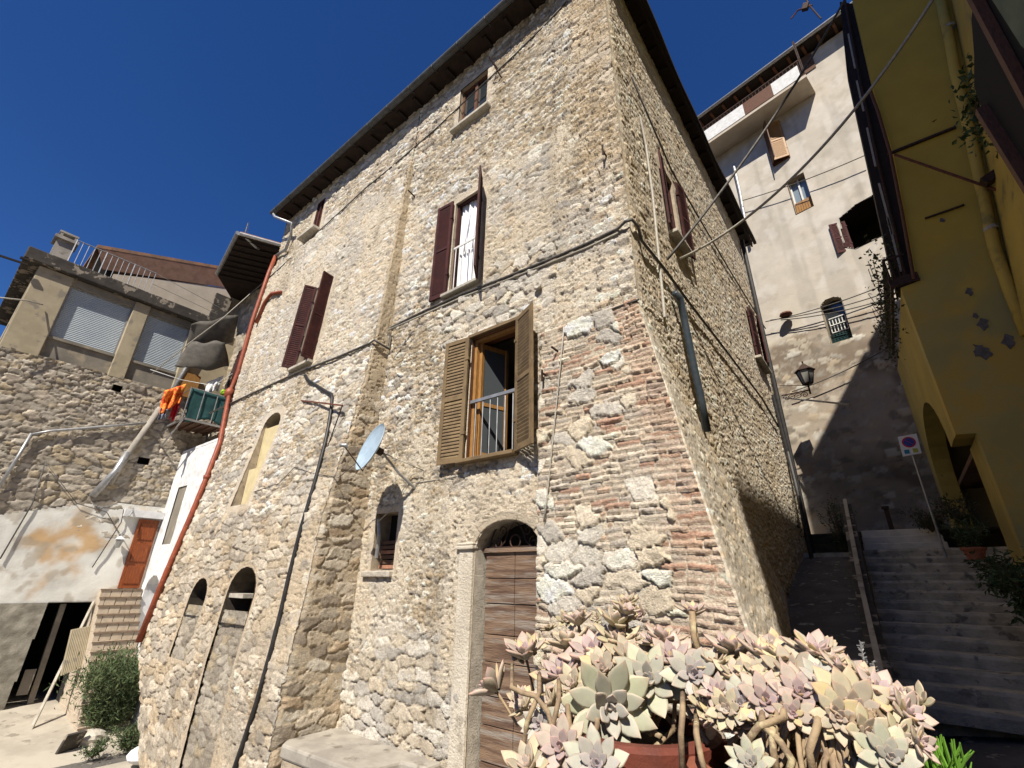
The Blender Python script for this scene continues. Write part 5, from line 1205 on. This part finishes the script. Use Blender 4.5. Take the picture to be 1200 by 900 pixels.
# wooden balcony in the long wall
bal = thing('wooden_balcony', 'dark wooden balcony with plants high on the long yellow wall', 'balcony', (2.6, 9, 7))
def bp_(px, py, o=0): 
    q = onx(px, py, 3.0-o); return q
rec = [bp_(1146,62,.5), bp_(1143,20,.5), bp_(1150,-40,.5), bp_(1260,-40,.5), bp_(1250,270,.5), bp_(1204,212,.5), bp_(1160,140,.5), bp_(1146,100,.5)]
MB().prism(rec, (-.04, 0, 0)).build('dark_recess', MT['dark'], bal)
b_ = MB(); b_.bar(bp_(1150,128,.6), bp_(1215,232,.6), .12, .12); b_.build('lower_beam', MT['brownwood'], bal)
b_ = MB(); b_.bar(bp_(1136,-14,.6), bp_(1225,152,.6), .10, .12); b_.build('upper_beam', MT['brownwood'], bal)
b_ = MB(); b_.prism([bp_(1160,-20,.8), bp_(1260,-20,.8), bp_(1260,100,.8), bp_(1205,50,.8)], (-.05,0,0)); b_.build('painted_panel', pmat('pale_green_paint', (.16,.19,.12), (.10,.13,.09), 2, .8), bal)
# irons on the yellow wall
def ybar(a, b, w_, lab, m='rust', o=.10):
    p_, q_ = Vector(yp(*a, FY-o)), Vector(yp(*b, FY-o)); tag(MB().bar(p_, q_, w_, w_).build('wall_iron', MT[m]), lab, 'iron bar')
ybar((1040,181),(1120,149), .05, 'long dark iron bar fixed level across the upper yellow wall', 'iron', .03)
ybar((1048,181),(1192,231), .035, 'thin rusty brace sloping down right across the yellow wall', 'rust', .3)
ybar((1084,256),(1130,240), .03, 'short dark iron rod on the yellow wall below the brace', 'iron', .03)
ybar((1162,268),(1171,320), .03, 'short black strip beside the corner pipe', 'iron', .03)
q = Vector(yp(1161,209,FY-.4)); tag(MB().box(q-Vector((.12,.08,.08)), q+Vector((.12,.08,.08)), Euler((0,-.4,0)).to_matrix()).build('meter_box', MT['iron'], bevel=.01), 'small dark box hanging by the corner pipe', 'box')
random.seed(9)
for i, (px, py, r_, lab) in enumerate(((1150,412,.15,'largest bare grey patch'),(1152,380,.10,'patch above the largest'),(1182,400,.11,'patch near the right edge'),(1136,342,.07,'thin upper patch'),(1104,258,.05,'small patch by the rod'),(1143,370,.05,'smear'))):
    c = Vector(yp(px, py, FY-.004)); n = 36; ph = random.uniform(0, 6)
    pts = [(c.x+r_*(.8+.22*math.sin(3*2*math.pi*k/n+ph)+.12*math.sin(7*2*math.pi*k/n+ph*2)+.12*random.random())*math.cos(2*math.pi*k/n)*.75, FY-.012, c.z+r_*1.15*(.8+.22*math.sin(2*2*math.pi*k/n+ph)+.12*math.sin(5*2*math.pi*k/n+ph)+.12*random.random())*math.sin(2*math.pi*k/n)) for k in range(n)]
    MB().prism(pts, (0, .01, 0)).build('bare_patch', MT['peel'], yh)
# terrace railing with vine
tr = MB(); A_ = Vector((1.10, FY-.02, 5.50)); B_ = Vector((1.42, FY-.02, 5.50)); C_ = Vector((1.13, 15.2, 5.95))
tr.box((1.06, FY-.05, 5.36), (1.5, FY+.0, 5.54)); tr.bar(A_+Vector((0,0,.5)), B_+Vector((0,0,.5)), .03, .04); tr.bar(A_, A_+Vector((0,0,.5)), .03, .03)
for k in range(4): tr.tube([A_+Vector((.08*k,0,0)), A_+Vector((.08*k,0,.5))], .008, 5)
tr.bar(A_+Vector((0,0,.5)), C_+Vector((0,0,.5)), .04, .04); tr.bar(A_+Vector((0,0,-.05)), C_+Vector((0,0,-.05)), .05, .06)
for k in range(26): p_ = A_.lerp(C_, k/25); tr.tube([p_, p_+Vector((0,0,.5))], .012, 5)
tag(tr.build('terrace_rail', MT['iron']), 'black iron railing along the terrace above the yellow arch', 'railing')
def leafcloud(mb, pts, n, size, spread, seed, aspect=.55, droop=.3):
    rnd = random.Random(seed)
    for _ in range(n):
        c = Vector(rnd.choice(pts))+Vector((rnd.gauss(0, spread[0]), rnd.gauss(0, spread[1]), rnd.gauss(0, spread[2])))
        d = Vector((rnd.gauss(0,1), rnd.gauss(0,1), rnd.gauss(0,1)-droop)).normalized(); s = size*rnd.uniform(.6, 1.3)
        t = d.cross(Vector((rnd.gauss(0,1), rnd.gauss(0,1), rnd.gauss(0,1)))).normalized()*s*aspect*.5
        nn2 = d.cross(t).normalized()*s*.12
        mb.add([c, c+d*s*.5+t+nn2, c+d*s, c+d*s*.5-t+nn2], [(0,1,2,3)])
    return mb
vt = thing('climbing_vine', 'dark climbing vine tangled on the black terrace railing', 'vine', (1.1, 13, 5.5))
pts = [A_.lerp(C_, k/30)+Vector((-.05, 0, .2+.25*math.sin(k*1.7))) for k in range(31)]+[Vector((1.0+.1*k, 10.5, 6.1+.02*k)) for k in range(4)]
leafcloud(MB(), pts, 900, .085, (.09, .15, .28), 31).build('foliage', MT['vine'], vt)
sm = MB()
random.seed(12)
for k in range(14):
    p_ = Vector(random.choice(pts)); sm.tube([p_, p_+Vector((-.1, .2, .25)), p_+Vector((-.22+.2*random.random(), .1, .4+.3*random.random()))], .008, 4)
sm.build('stems', MT['bark'], vt)
hp = thing('balcony_plant', 'leafy plant trailing over the wooden balcony beam', 'plant', bp_(1150,110,.3))
leafcloud(MB(), [bp_(1146,105,.3), bp_(1150,120,.35), bp_(1142,135,.35), bp_(1158,100,.3), bp_(1165,80,.2), bp_(1150,150,.35)], 420, .11, (.12,.22,.22), 33).build('foliage', MT['leaf'], hp)
sm = MB(); [sm.tube([bp_(1152,60+k*12,.2), bp_(1146,110+k*8,.33), bp_(1140+k*4,140,.36)], .012, 4) for k in range(4)]; sm.build('stems', MT['bark'], hp)

# ================================================================== STAIRS of the alley
al = thing('alley_stairs', 'worn dark stone stairway climbing the shaded alley', 'stairs', (0, 10, -1.5))
random.seed(21); n = 14; z = -1.45; y = 8.55; rise = 2.27/n; run = 5.35/n
for k in range(n):
    yy0 = y+k*run; zz_ = z+(k+1)*rise; x1 = 1.75 if yy0 < 10.2 else (1.44 if yy0 < 11.5 else 2.5)
    jx = [-.70+(x1+.7)*i/9 for i in range(10)]
    mb = MB(); top_ = []; 
    fr_ = [(a, yy0+random.uniform(-.02,.02), zz_+random.uniform(-.014,.012)) for a in jx]
    for a, b, c in fr_: mb.v += [(a, b, zz_-rise-.02), (a, b-.02, c-.045), (a, b, c), (a, yy0+run+.06, c)]
    for i in range(9):
        o = i*4
        for j in range(3): mb.f.append((o+j, o+4+j, o+5+j, o+1+j))
    mb.build('step', MT['step'], al, bevel=0)
for k in range(3):
    MB().box((-.62, 13.95+k*.34, .80+k*.175), (.86-.02*k, 14.5+k*.34, .80+(k+1)*.175-.004)).build('pale_step', MT['palestep'], al, bevel=.012)
MB().box((-.7, 8.9, -2), (2.6, 13.9, -1.5)).build('base', MT['step'], al)
tag(MB().add([(-6, 14.9, 1.318), (6, 14.9, 1.318), (6, 17.9, 1.318), (-6, 20.6, 1.318)], [(0,1,2,3)]).build('landing', MT['step']), kind='structure')
tag(MB().add([(-1.6, 4.5, -1.75), (-.35, 4.5, -1.75), (-.60, 14.0, .7), (-1.95, 14.0, .7)], [(0,1,2,3)]).build('side_slope', MT['paving']), kind='structure')
MB().box((-1.9, 14.0, .2), (2.6, 14.95, .80)).build('top_base', MT['step'], al)
# low wall and handrail left of the steps
rp = [ony(990,586,14.2), ony(1010,690,9.5), ony(1035,800,6.5)]
hw = MB()
for a, b in ((0, 1), (1, 2)):
    p, q = rp[a]+Vector((0,0,-.10)), rp[b]+Vector((0,0,-.10)); dn_ = Vector((0,0,-.95)); tk = Vector((.10,0,0))
    hw.add([p-tk, p+tk, q+tk, q-tk, p-tk+dn_, p+tk+dn_, q+tk+dn_, q-tk+dn_], [(0,1,2,3),(7,6,5,4),(0,4,5,1),(1,5,6,2),(2,6,7,3),(3,7,4,0)])
tag(hw.build('low_wall', MT['darkconc']), 'low sloping stone kerb wall on the left of the stairway', 'low wall')
hr = thing('handrail', 'pale metal handrail climbing the left side of the dark stairway', 'handrail', rp[1])
rl_ = MB(); rl_.bar(rp[0], rp[1], .07, .06); rl_.bar(rp[1]+Vector((0,.02,0)), rp[2], .06, .05); rl_.build('rail', MT['concrete'], hr)
for k in range(5): c = rp[0].lerp(rp[1], (k+.5)/5); MB().box((c.x-.015, c.y-.015, c.z-.14), (c.x+.015, c.y+.015, c.z-.03)).build('post', MT['iron'], hr)
# parking sign
sg = thing('parking_sign', 'white no parking sign on a leaning pole at the top of the stairs', 'sign', (.72, 13, 1.3))
SY = 12.98
s4 = [ony(1052,512,SY), ony(1074,508,SY), ony(1080,531,SY), ony(1058,535,SY)]
MB().prism(s4[::-1], (0, .015, 0)).build('panel', MT['signwhite'], sg)
cc = (s4[0]+s4[1]+s4[2]+s4[3])/4; upv = ((s4[0]+s4[1])/2-(s4[2]+s4[3])/2); cc2 = cc+upv*.14; rt_ = (s4[1]-s4[0])
def disc(c, r, yo, m, nm, n=28): mb = MB(); mb.prism([(c.x+r*math.cos(-2*math.pi*k/n), SY-yo, c.z+r*math.sin(-2*math.pi*k/n)) for k in range(n)], (0, .004, 0)); return mb.build(nm, m, sg)
rr_ = rt_.length*.36; disc(cc2, rr_, .006, MT['signred'], 'red_ring'); disc(cc2, rr_*.78, .011, MT['signblue'], 'blue_disc')
dd = Vector((rr_*.56, 0, -rr_*.56)); MB().bar(cc2-dd+Vector((0,-.016,0)), cc2+dd+Vector((0,-.016,0)), .004, rr_*.2, up=(0,1,0)).build('red_stripe', MT['signred'], sg)
for k, (sx, m) in enumerate(((-.22,'signcyan'),(.22,'signyellow'))):
    c = cc-upv*.31+rt_*sx; e = rt_.length*.13; MB().box((c.x-e, SY-.008, c.z-e), (c.x+e, SY-.003, c.z+e)).build('pictogram', MT[m], sg)
MB().tube([ony(1066,522,SY+.04), ony(1088,590,SY+.04), (ony(1088,590,SY).x, SY+.04, .6)], .022, 8).build('pole', MT['galv'], sg)
# little dark post with cap near the landing
bo = thing('bollard', 'small dark iron post on the landing below the pale building', 'bollard', (.05, 15.3, 1.32))
q = ony(1041,606,15.3); MB().box((q.x-.05, 15.25, 1.32), (q.x+.05, 15.35, q.z+.2)).build('post', MT['iron'], bo); MB().box((q.x-.09, 15.2, q.z+.2), (q.x+.07, 15.4, q.z+.26)).build('cap', MT['iron'], bo)
# planters and shrubs in the shade
def shrub(name, lab, c, r, h, n, leaf, mat, seed, cat='shrub', stems=10, droop=-.6, aspect=.35, group=None):
    c = Vector(c); t = thing(name, lab, cat, c, group); rnd = random.Random(seed); pts = []; sm = MB()
    for k in range(stems):
        a = rnd.uniform(0, 6.28); rad = r*rnd.uniform(.2, 1); tip = c+Vector((rad*math.cos(a), rad*math.sin(a), h*rnd.uniform(.6, 1)))
        mid = c.lerp(tip, .5)+Vector((0, 0, h*.15)); sm.tube([c, mid, tip], .012+.01*r, 5, r2=.004)
        for j in range(7): pts.append(c.lerp(mid, .4+j*.1) if j < 4 else mid.lerp(tip, (j-3)/3))
    sm.build('stems', MT['bark'], t)
    leafcloud(MB(), pts, n, leaf, (r*.16, r*.16, h*.10), seed+1, aspect, droop).build('foliage', mat, t); return t
def flower_pot(name, lab, c, r, h, mat):
    c = Vector(c); t = thing(name, lab, 'flower pot', c)
    MB().lathe([(.001,0),(r*.68,0),(r*.92,h*.8),(r*.93,h*.8),(r*1.05,h*.8),(r*1.07,h*.97),(r*1.0,h),(r*.88,h),(r*.86,h*.82)], c, 28).build('pot', mat, t, smooth=False)
    MB().lathe([(.001,h*.88),(r*.9,h*.88)], c, 20).build('soil', MT['soil'], t); return t
pq = ony(1143,650,9.9); flower_pot('flower_pot', 'round terracotta pot on the right of the shaded stairs', (pq.x, 9.9, pq.z-.08), .14, .18, MT['terracotta'])
shrub('potted_shrub', 'dark spiky bush growing in the terracotta pot beside the stairs', (pq.x, 9.9, pq.z+.08), .26, .36, 500, .10, MT['leaf'], 41, stems=14, aspect=.18)
q = ony(1130,612,11.2); shrub('potted_shrub', 'dark leafy bush under the yellow arch', (q.x, 11.2, q.z-.1), .30, .5, 500, .08, MT['vine'], 43, stems=12, aspect=.3)
q = ony(1085,600,14.2); shrub('potted_shrub', 'low dark bush at the top right of the pale steps', (q.x, 14.2, 1.2), .55, .5, 700, .08, MT['vine'], 45, stems=14)
q = ony(1195,700,8.6); shrub('garden_shrub', 'dark bush hanging over the right edge of the stairs', (q.x+.15, 8.7, q.z-.35), .5, .75, 1300, .10, MT['leaf'], 47, stems=20, droop=.1)
q = ony(1170,668,9.4); shrub('garden_shrub', 'thin dark stems spreading over the steps behind the terracotta pot', (q.x, 9.5, q.z-.3), .4, .5, 600, .09, MT['vine'], 49, stems=16, droop=.1)
q = ony(925,600,14.3); shrub('garden_shrub', 'bare dark shrub in the corner at the end of the stone house', (q.x, 14.3, .7), .45, 1.7, 900, .06, MT['vine'], 51, stems=16)
q = ony(970,590,14.5); shrub('garden_shrub', 'dark hedge between the stone house and the handrail', (q.x+.1, 14.5, .7), .45, 1.3, 900, .07, MT['leaf'], 53, stems=14)

# ================================================================== PLANTS AND THINGS IN THE YARD (left)
q = onz(122,852,-3.25); dq = Vector(CF).dot(q); rb2 = shrub('rosemary_bush', 'large dense rosemary bush at the foot of the stone house', (q.x, q.y, -3.3), .082*dq, .135*dq, 14000, .15, MT['rosemary'], 61, cat='bush', stems=46, droop=-1.0, aspect=.16)
q = onz(150,880,-3.42); shrub('garden_shrub', 'small round green shrub in front of the rosemary bush', (q.x, q.y, -3.42), .45, .45, 1800, .08, MT['rosemary'], 63, stems=20, aspect=.3)
q = onz(108,888,-3.42); shrub('garden_shrub', 'little weed near the cellar stones', (q.x, q.y, -3.42), .3, .25, 500, .07, MT['rosemary'], 65, stems=10)
random.seed(70)
def rock(name, lab, c, r, mat, sq=(1,1,.6)):
    rnd = random.Random(int(abs(c[0])*100)); mb = MB(); nlat, nlon = 9, 14
    for i in range(nlat+1):
        for j in range(nlon):
            a, b = math.pi*i/nlat, 2*math.pi*j/nlon; k = r*(.85+.3*vn(np.array([math.cos(b)*1.5+c[0]+3*math.cos(a)]), np.array([math.sin(b)*1.5+c[1]]), 3)[0])
            mb.v.append((c[0]+k*math.sin(a)*math.cos(b)*sq[0], c[1]+k*math.sin(a)*math.sin(b)*sq[1], c[2]+k*math.cos(a)*sq[2]))
    mb.f = [(i*nlon+j, i*nlon+(j+1) % nlon, (i+1)*nlon+(j+1) % nlon, (i+1)*nlon+j) for i in range(nlat) for j in range(nlon)]
    return tag(mb.build(name, mat), lab, 'stone')
q = onz(104,872,-3.4); rock('loose_stone', 'pale boulder left of the small round shrub', (q.x, q.y, -3.3), .28, MT['whitestone'])
q = onz(165,892,-3.4); rock('loose_stone', 'bluish white stone at the bottom beside the shrub', (q.x, q.y, -3.3), .25, MT['whitewash'])
tv = MB(); q = onz(158,850,-3.4); tv.box((q.x-.05, q.y-.3, -3.4), (q.x, q.y+.25, -2.95), Euler((.25,-.35,.2)).to_matrix()); tag(tv.build('stone_slab', MT['terracotta'], bevel=.01), 'terracotta slab leaning behind the rosemary bush', 'slab')
tv = MB(); q = onz(80,882,-3.42); tv.box((q.x-.04, q.y-.2, -3.45), (q.x+.02, q.y+.2, -3.05), Euler((0,.4,.4)).to_matrix()); tag(tv.build('stone_slab', MT['darkconc'], bevel=.01), 'dark upright slate near the yard edge', 'slab')

# ================================================================== FOREGROUND: parapet, pots and succulents
tag(MB().box((-.80, .55, -1.9), (1.4, 1.10, -.47)).build('parapet', MT['concrete'], bevel=.02), 'low concrete parapet carrying the flower pots', 'parapet')
def near(px, py, y): q = ony(px, py, y); return q
pA = near(722, 868, .86); flower_pot('flower_pot', 'dark red glazed pot under the big pale rosette', (pA.x, .94, -.465), .135, .235, MT['terradark'])
pB = near(890, 870, .86); flower_pot('flower_pot', 'weathered terracotta pot half hidden by trailing stems', (pB.x, .92, -.465), .12, .225, MT['terracotta'])
pC = near(640, 890, .84); flower_pot('flower_pot', 'small reddish pot at the left end of the succulents', (pC.x-.02, .95, -.465), .08, .17, MT['terradark'])
def rosette_mesh(name, nl, seed, tone, open_=1.0):
    rnd = random.Random(seed); V_, F_, Cc = [], [], []
    inner, outer, tip = tone; gold = math.radians(137.5)
    for i in range(nl):
        t = i/(nl-1)                                                    # 0 centre .. 1 outside
        ang = i*gold+rnd.uniform(-.1,.1); el = math.radians((80-74*t**.62*open_)+rnd.uniform(-6,6)); Lf = (.22+.80*min(1, t*1.25)**.8)*rnd.uniform(.9,1.08)
        wd_ = Lf*(.25 if t > .25 else .30)*rnd.uniform(.9,1.1); th = Lf*.12+.022
        rad0 = .02+.07*t
        er_ = Vector((math.cos(ang), math.sin(ang), 0)); et = Vector((-math.sin(ang), math.cos(ang), 0)); up = Vector((0,0,1))
        base = er_*rad0+up*(.10*(1-t)); ns, nc_ = 7, 8; b = len(V_); curl = rnd.uniform(.15,.4)
        col_ = [inner[k]*(1-t)+outer[k]*t for k in range(3)]; var = rnd.uniform(.76,1.0); col_ = [c*var*(1, 1.02, .97)[q_] for q_, c in enumerate(col_)]
        if rnd.random() < .05*t: col_ = [.48,.40,.22]
        for a in range(ns+1):
            s = a/ns; e = el+curl*s*s*1.2; dv = er_*math.cos(e)+up*math.sin(e); nv = -er_*math.sin(e)+up*math.cos(e)
            cpt_ = base+(er_*math.cos(el+curl*s*.4)+up*math.sin(el+curl*s*.4))*Lf*s
            w = wd_*((.34+.66*math.sin(min(1, s/.62)*math.pi/2)) if s < .62 else max(0, (1-((s-.62)/.38)**1.35)))
            hh = th*(1-.55*s)*(1 if s < .99 else 0)
            for c in range(nc_):
                q_ = 2*math.pi*c/nc_; x_, y_ = math.cos(q_), math.sin(q_)
                V_.append(cpt_+et*w*x_+nv*(hh*y_*(.55 if y_ > 0 else 1.0)+.20*w*x_*x_))
                k = max(0, (s-.82)/.18)*.7+(.35 if abs(x_) > .9 else 0)
                Cc.append([col_[j]*(1-k)+tip[j]*k for j in range(3)]+[1])
        for a in range(ns):
            for c in range(nc_): F_.append((b+a*nc_+c, b+a*nc_+(c+1) % nc_, b+(a+1)*nc_+(c+1) % nc_, b+(a+1)*nc_+c))
    me = bpy.data.meshes.new(name); me.from_pydata([tuple(v) for v in V_], [], F_); me.update()
    me.polygons.foreach_set('use_smooth', [True]*len(F_)); a = me.color_attributes.new('Col', 'FLOAT_COLOR', 'POINT'); a.data.foreach_set('color', np.array(Cc, dtype=np.float32).ravel())
    me.materials.append(MT['rosette']); return me
PK = ((.41,.30,.34), (.47,.41,.32), (.52,.29,.24)); GR = ((.38,.35,.35), (.42,.42,.30), (.49,.35,.26)); CR_ = ((.42,.34,.32), (.48,.43,.29), (.52,.32,.21)); BL = ((.39,.34,.38), (.44,.43,.34), (.48,.34,.29))
RM = [rosette_mesh('rosette', 21, 1, PK, 1.0), rosette_mesh('rosette', 24, 2, GR, 1.08), rosette_mesh('rosette', 18, 3, CR_, .86), rosette_mesh('rosette', 22, 4, BL, 1.05), rosette_mesh('rosette', 17, 5, PK, .8), rosette_mesh('rosette', 23, 6, CR_, 1.0)]
# x, y in the photograph, width, mesh, lean (x, y, z) ; depth follows from the height in the mound
ROS = [
 ('A', [(716,832,108,1,(.48,-.86,.02)), (573,798,62,4,(-.7,-.3,.7)), (614,757,60,4,(-.1,-.3,1)), (655,782,74,0,(-.2,-.5,.9)), (692,756,84,0,(-.1,-.5,1)), (664,745,56,2,(-.3,-.2,1)), (724,742,58,2,(.1,-.3,1)),
        (737,762,62,5,(.2,-.5,.9)), (757,793,84,1,(.1,-.8,.5)), (788,764,70,0,(.1,-.5,.9)), (814,789,70,3,(.1,-.9,.5)), (655,874,72,0,(-.1,-.8,.5)), (698,893,80,3,(0,-.8,.6)), (614,892,70,2,(-.2,-.5,.8)),
        (722,722,50,2,(.1,-.1,1)), (629,848,48,3,(-.2,-.8,.4)), (676,722,42,4,(-.2,-.1,1)), (640,822,46,2,(-.6,-.5,.5)), (610,826,36,2,(-.5,-.4,.6)), (778,742,50,4,(0,-.1,1)), (735,712,34,4,(.2,0,1)), (705,780,60,5,(-.1,-.7,.7)), (668,800,50,2,(-.3,-.7,.6))]),
 ('B', [(856,752,64,4,(-.1,-.2,1)), (893,757,64,4,(.1,-.2,1)), (868,822,60,3,(-.1,-.8,.6)), (898,818,72,0,(0,-.8,.6)), (862,786,58,2,(-.1,-.4,.9)), (925,780,84,5,(0,-.6,.8)), (938,808,74,0,(0,-.7,.7)), (955,755,66,4,(.1,-.2,1)),
        (990,780,56,4,(.2,-.2,1)), (1004,826,96,5,(.15,-.8,.6)), (1032,804,66,0,(.3,-.4,.9)), (1070,834,60,4,(.75,-.4,.55)), (983,840,60,5,(.0,-.9,.3)), (1046,886,76,1,(.2,-.8,.5)), (888,784,54,2,(0,-.5,.9)), (838,806,50,0,(-.2,-.6,.8)),
        (835,770,48,2,(-.2,-.3,1)), (914,762,54,2,(.1,-.2,1)), (965,795,66,3,(.1,-.6,.8)), (1062,866,54,2,(.7,-.5,.3)), (878,892,58,1,(-.1,-.7,.6)), (930,835,48,4,(0,-.8,.5)), (1014,788,48,2,(.3,-.2,1)), (1020,860,60,2,(.3,-.8,.3)), (850,830,48,2,(-.2,-.8,.4)), (975,770,46,2,(.1,-.1,1)), (1084,872,44,4,(.8,-.4,.2))]),
 ('C', [(811,712,38,4,(0,-.2,1)), (765,746,40,0,(-.1,-.3,1))]),
]
LAB = {'A': 'pale lilac ghost succulent spilling over the dark red pot, the left hand clump', 'B': 'pink and cream ghost succulent with a tangle of bare trailing stems, the right hand clump', 'C': 'single tall succulent shoot rising between the two clumps'}
random.seed(77)
for key, lst in ROS:
    cx = {'A': pA.x, 'B': pB.x, 'C': (pA.x+pB.x)/2}[key]; pl = thing('succulent_plant', LAB[key], 'succulent', (cx, .92, -.22)); off = Vector(pl.location)
    stm = MB()
    for (px, py, wpx, mi, nv) in lst:
        y = 1.02-max(0, min(1, (py-735)/150))*.27; p_ = near(px, py, y)
        dist = Vector(CF).dot(p_); r_ = wpx*1.04*dist/FPX/2
        o = bpy.data.objects.new('rosette', RM[mi]); C.objects.link(o); o.parent = pl
        n_ = Vector((nv[0]+(.28 if nv[1] < -.6 and mi != 1 else .12), nv[1], nv[2]*.9)).normalized(); qn = Vector((0,0,1)).rotation_difference(n_)
        o.location = p_-n_*r_*.35-off; o.rotation_mode = 'QUATERNION'; o.rotation_quaternion = qn @ Euler((0,0,random.uniform(0,6.28))).to_quaternion(); o.scale = (r_*.98,)*3
        b_ = p_-n_*r_*.3; root = Vector((cx+random.uniform(-.07,.07), .93+random.uniform(-.05,.04), -.23))
        mid = b_-n_*r_*.9-Vector((0,-.02,.03)); stm.tube([b_, mid, (mid+root)/2+Vector((random.uniform(-.02,.02), 0, .02)), root], .0032, 6, r2=.0045)
    # small filler leaves and offsets under the canopy
    if key != 'C':
        for k in range(26 if key == 'A' else 38):
            base = random.choice(lst); px, py = base[0]+random.gauss(0, 20), base[1]+8+random.gauss(0, 10)
            y = 1.06-max(0, min(1, (py-735)/150))*.24; p_ = near(px, py, y)
            if key == 'A' and 700 < px < 800 and py > 800: continue
            if py > 862: continue
            o = bpy.data.objects.new('rosette', RM[random.choice((2, 2, 4, 5, 0))]); C.objects.link(o); o.parent = pl; r_ = random.uniform(.018, .036)
            n_ = Vector((random.gauss(0,.5), random.gauss(-.4,.3), random.gauss(.7,.3))).normalized()
            o.location = p_-off; o.rotation_mode = 'QUATERNION'; o.rotation_quaternion = Vector((0,0,1)).rotation_difference(n_) @ Euler((0,0,random.uniform(0,6.28))).to_quaternion(); o.scale = (r_,)*3
    if key == 'A':
        for ln_ in ([(600,806),(612,812),(628,816),(642,834),(650,862),(652,905)], [(632,812),(618,845),(612,882),(610,910)], [(655,820),(648,850),(642,905)], [(665,830),(668,850),(660,880)], [(800,835),(798,860),(800,905)], [(816,860),(822,890),(830,915)], [(700,850),(690,880),(680,910)]):
            stm.tube([near(ln_[0][0], ln_[0][1]-26, .93)]+[near(a, b, .81) for a, b in ln_], .0045, 7)
    if key == 'B':
        for ln_ in ([(918,842),(890,850),(876,868),(876,905)], [(893,850),(915,870),(928,890),(922,912)], [(958,850),(948,880),(955,912)], [(905,855),(906,880),(912,910)], [(1020,850),(1045,875),(1062,905)], [(1010,858),(1030,880),(1040,910)], [(1000,850),(1020,885),(1026,912)]):
            stm.tube([near(ln_[0][0], ln_[0][1]-26, .92)]+[near(a, b, .80) for a, b in ln_], .0048, 7)
        for k in range(52):
            x0 = random.uniform(908, 1030); y0_ = random.uniform(830, 852); dx_ = (x0-960)*.35+random.gauss(0, 14)
            pts_ = [near(x0+dx_*t+random.gauss(0, 3), y0_+t*75, .86-.05*t+random.gauss(0, .008)) for t in (0, .3, .6, .85, 1.1)]
            stm.tube(pts_, random.uniform(.002, .0045), 5)
        for ln_ in ([(975,842),(1010,840),(1040,866),(1058,905)],): stm.tube([near(a, b, .84) for a, b in ln_], .006, 6)
    if key == 'C': stm.tube([near(811,716,1.0), near(813,745,1.0), near(822,775,1.0)], .006, 6)
    stm.build('stems', MT['stem'], pl, smooth=True)
q = near(1101, 888, .84); gp_ = thing('green_succulent', 'small bright green needle-leaved plant at the right end of the pots', 'plant', (q.x, .86, -.30))
mb = MB(); rnd = random.Random(5)
for k in range(70):
    a, e = rnd.uniform(0, 6.28), rnd.uniform(.2, 1.5); d_ = Vector((math.cos(a)*math.cos(e), math.sin(a)*math.cos(e), math.sin(e))); b_ = q+Vector((rnd.gauss(0,.008), rnd.gauss(0,.008), -.03)); mb.tube([b_, b_+d_*.03, b_+d_*.055+Vector((0,0,-.004))], .0022, 4, r2=.0006)
mb.build('leaves', MT['brightleaf'], gp_)
for k, (a, b, lab) in enumerate(((1008,752,'taller thin silvery sprig behind the right succulents'), (1023,775,'shorter thin silvery sprig behind the right succulents'))):
    t = thing('grey_sprig', lab, 'sprig', near(a, b+30, 1.05)); mb = MB(); top_, bot = near(a, b, 1.05), near(a+8, b+42, 1.05); mb.tube([bot, top_], .0012, 4)
    for j in range(60):
        p_ = bot.lerp(top_, rnd.random()); d_ = Vector((rnd.gauss(0,1), rnd.gauss(0,1), rnd.uniform(0,1))).normalized(); mb.tube([p_, p_+d_*.006], .0009, 3)
    mb.build('leaves', MT['galv'], t)

# ---- repeats share a group
GR_ = {'wall_cable': 'cables pinned to the stone house', 'overhead_cable': 'cables strung through the air', 'dish_cable': 'thin cables around the satellite dish',
       'facade_wire': 'wires across the pale building', 'hanging_cloth': 'cloths hung on the small balcony', 'awning': 'grey awnings under the dark eaves',
       'potted_shrub': 'bushes along the shaded stairs', 'garden_shrub': 'shrubs around the houses', 'flower_pot': 'terracotta flower pots',
       'succulent_plant': 'ghost succulents on the parapet', 'grey_sprig': 'silvery sprigs behind the succulents', 'loose_stone': 'loose stones in the yard',
       'stone_slab': 'slabs standing in the yard'}
for o in list(bpy.data.objects):
    if o.parent is None and 'label' in o:
        b = o.name.split('.')[0]
        if b == 'wall_iron': o['group'] = 'iron bars on the yellow house' if o.get('category') == 'iron bar' else 'small irons on the stone facade'
        elif b in GR_: o['group'] = GR_[b]
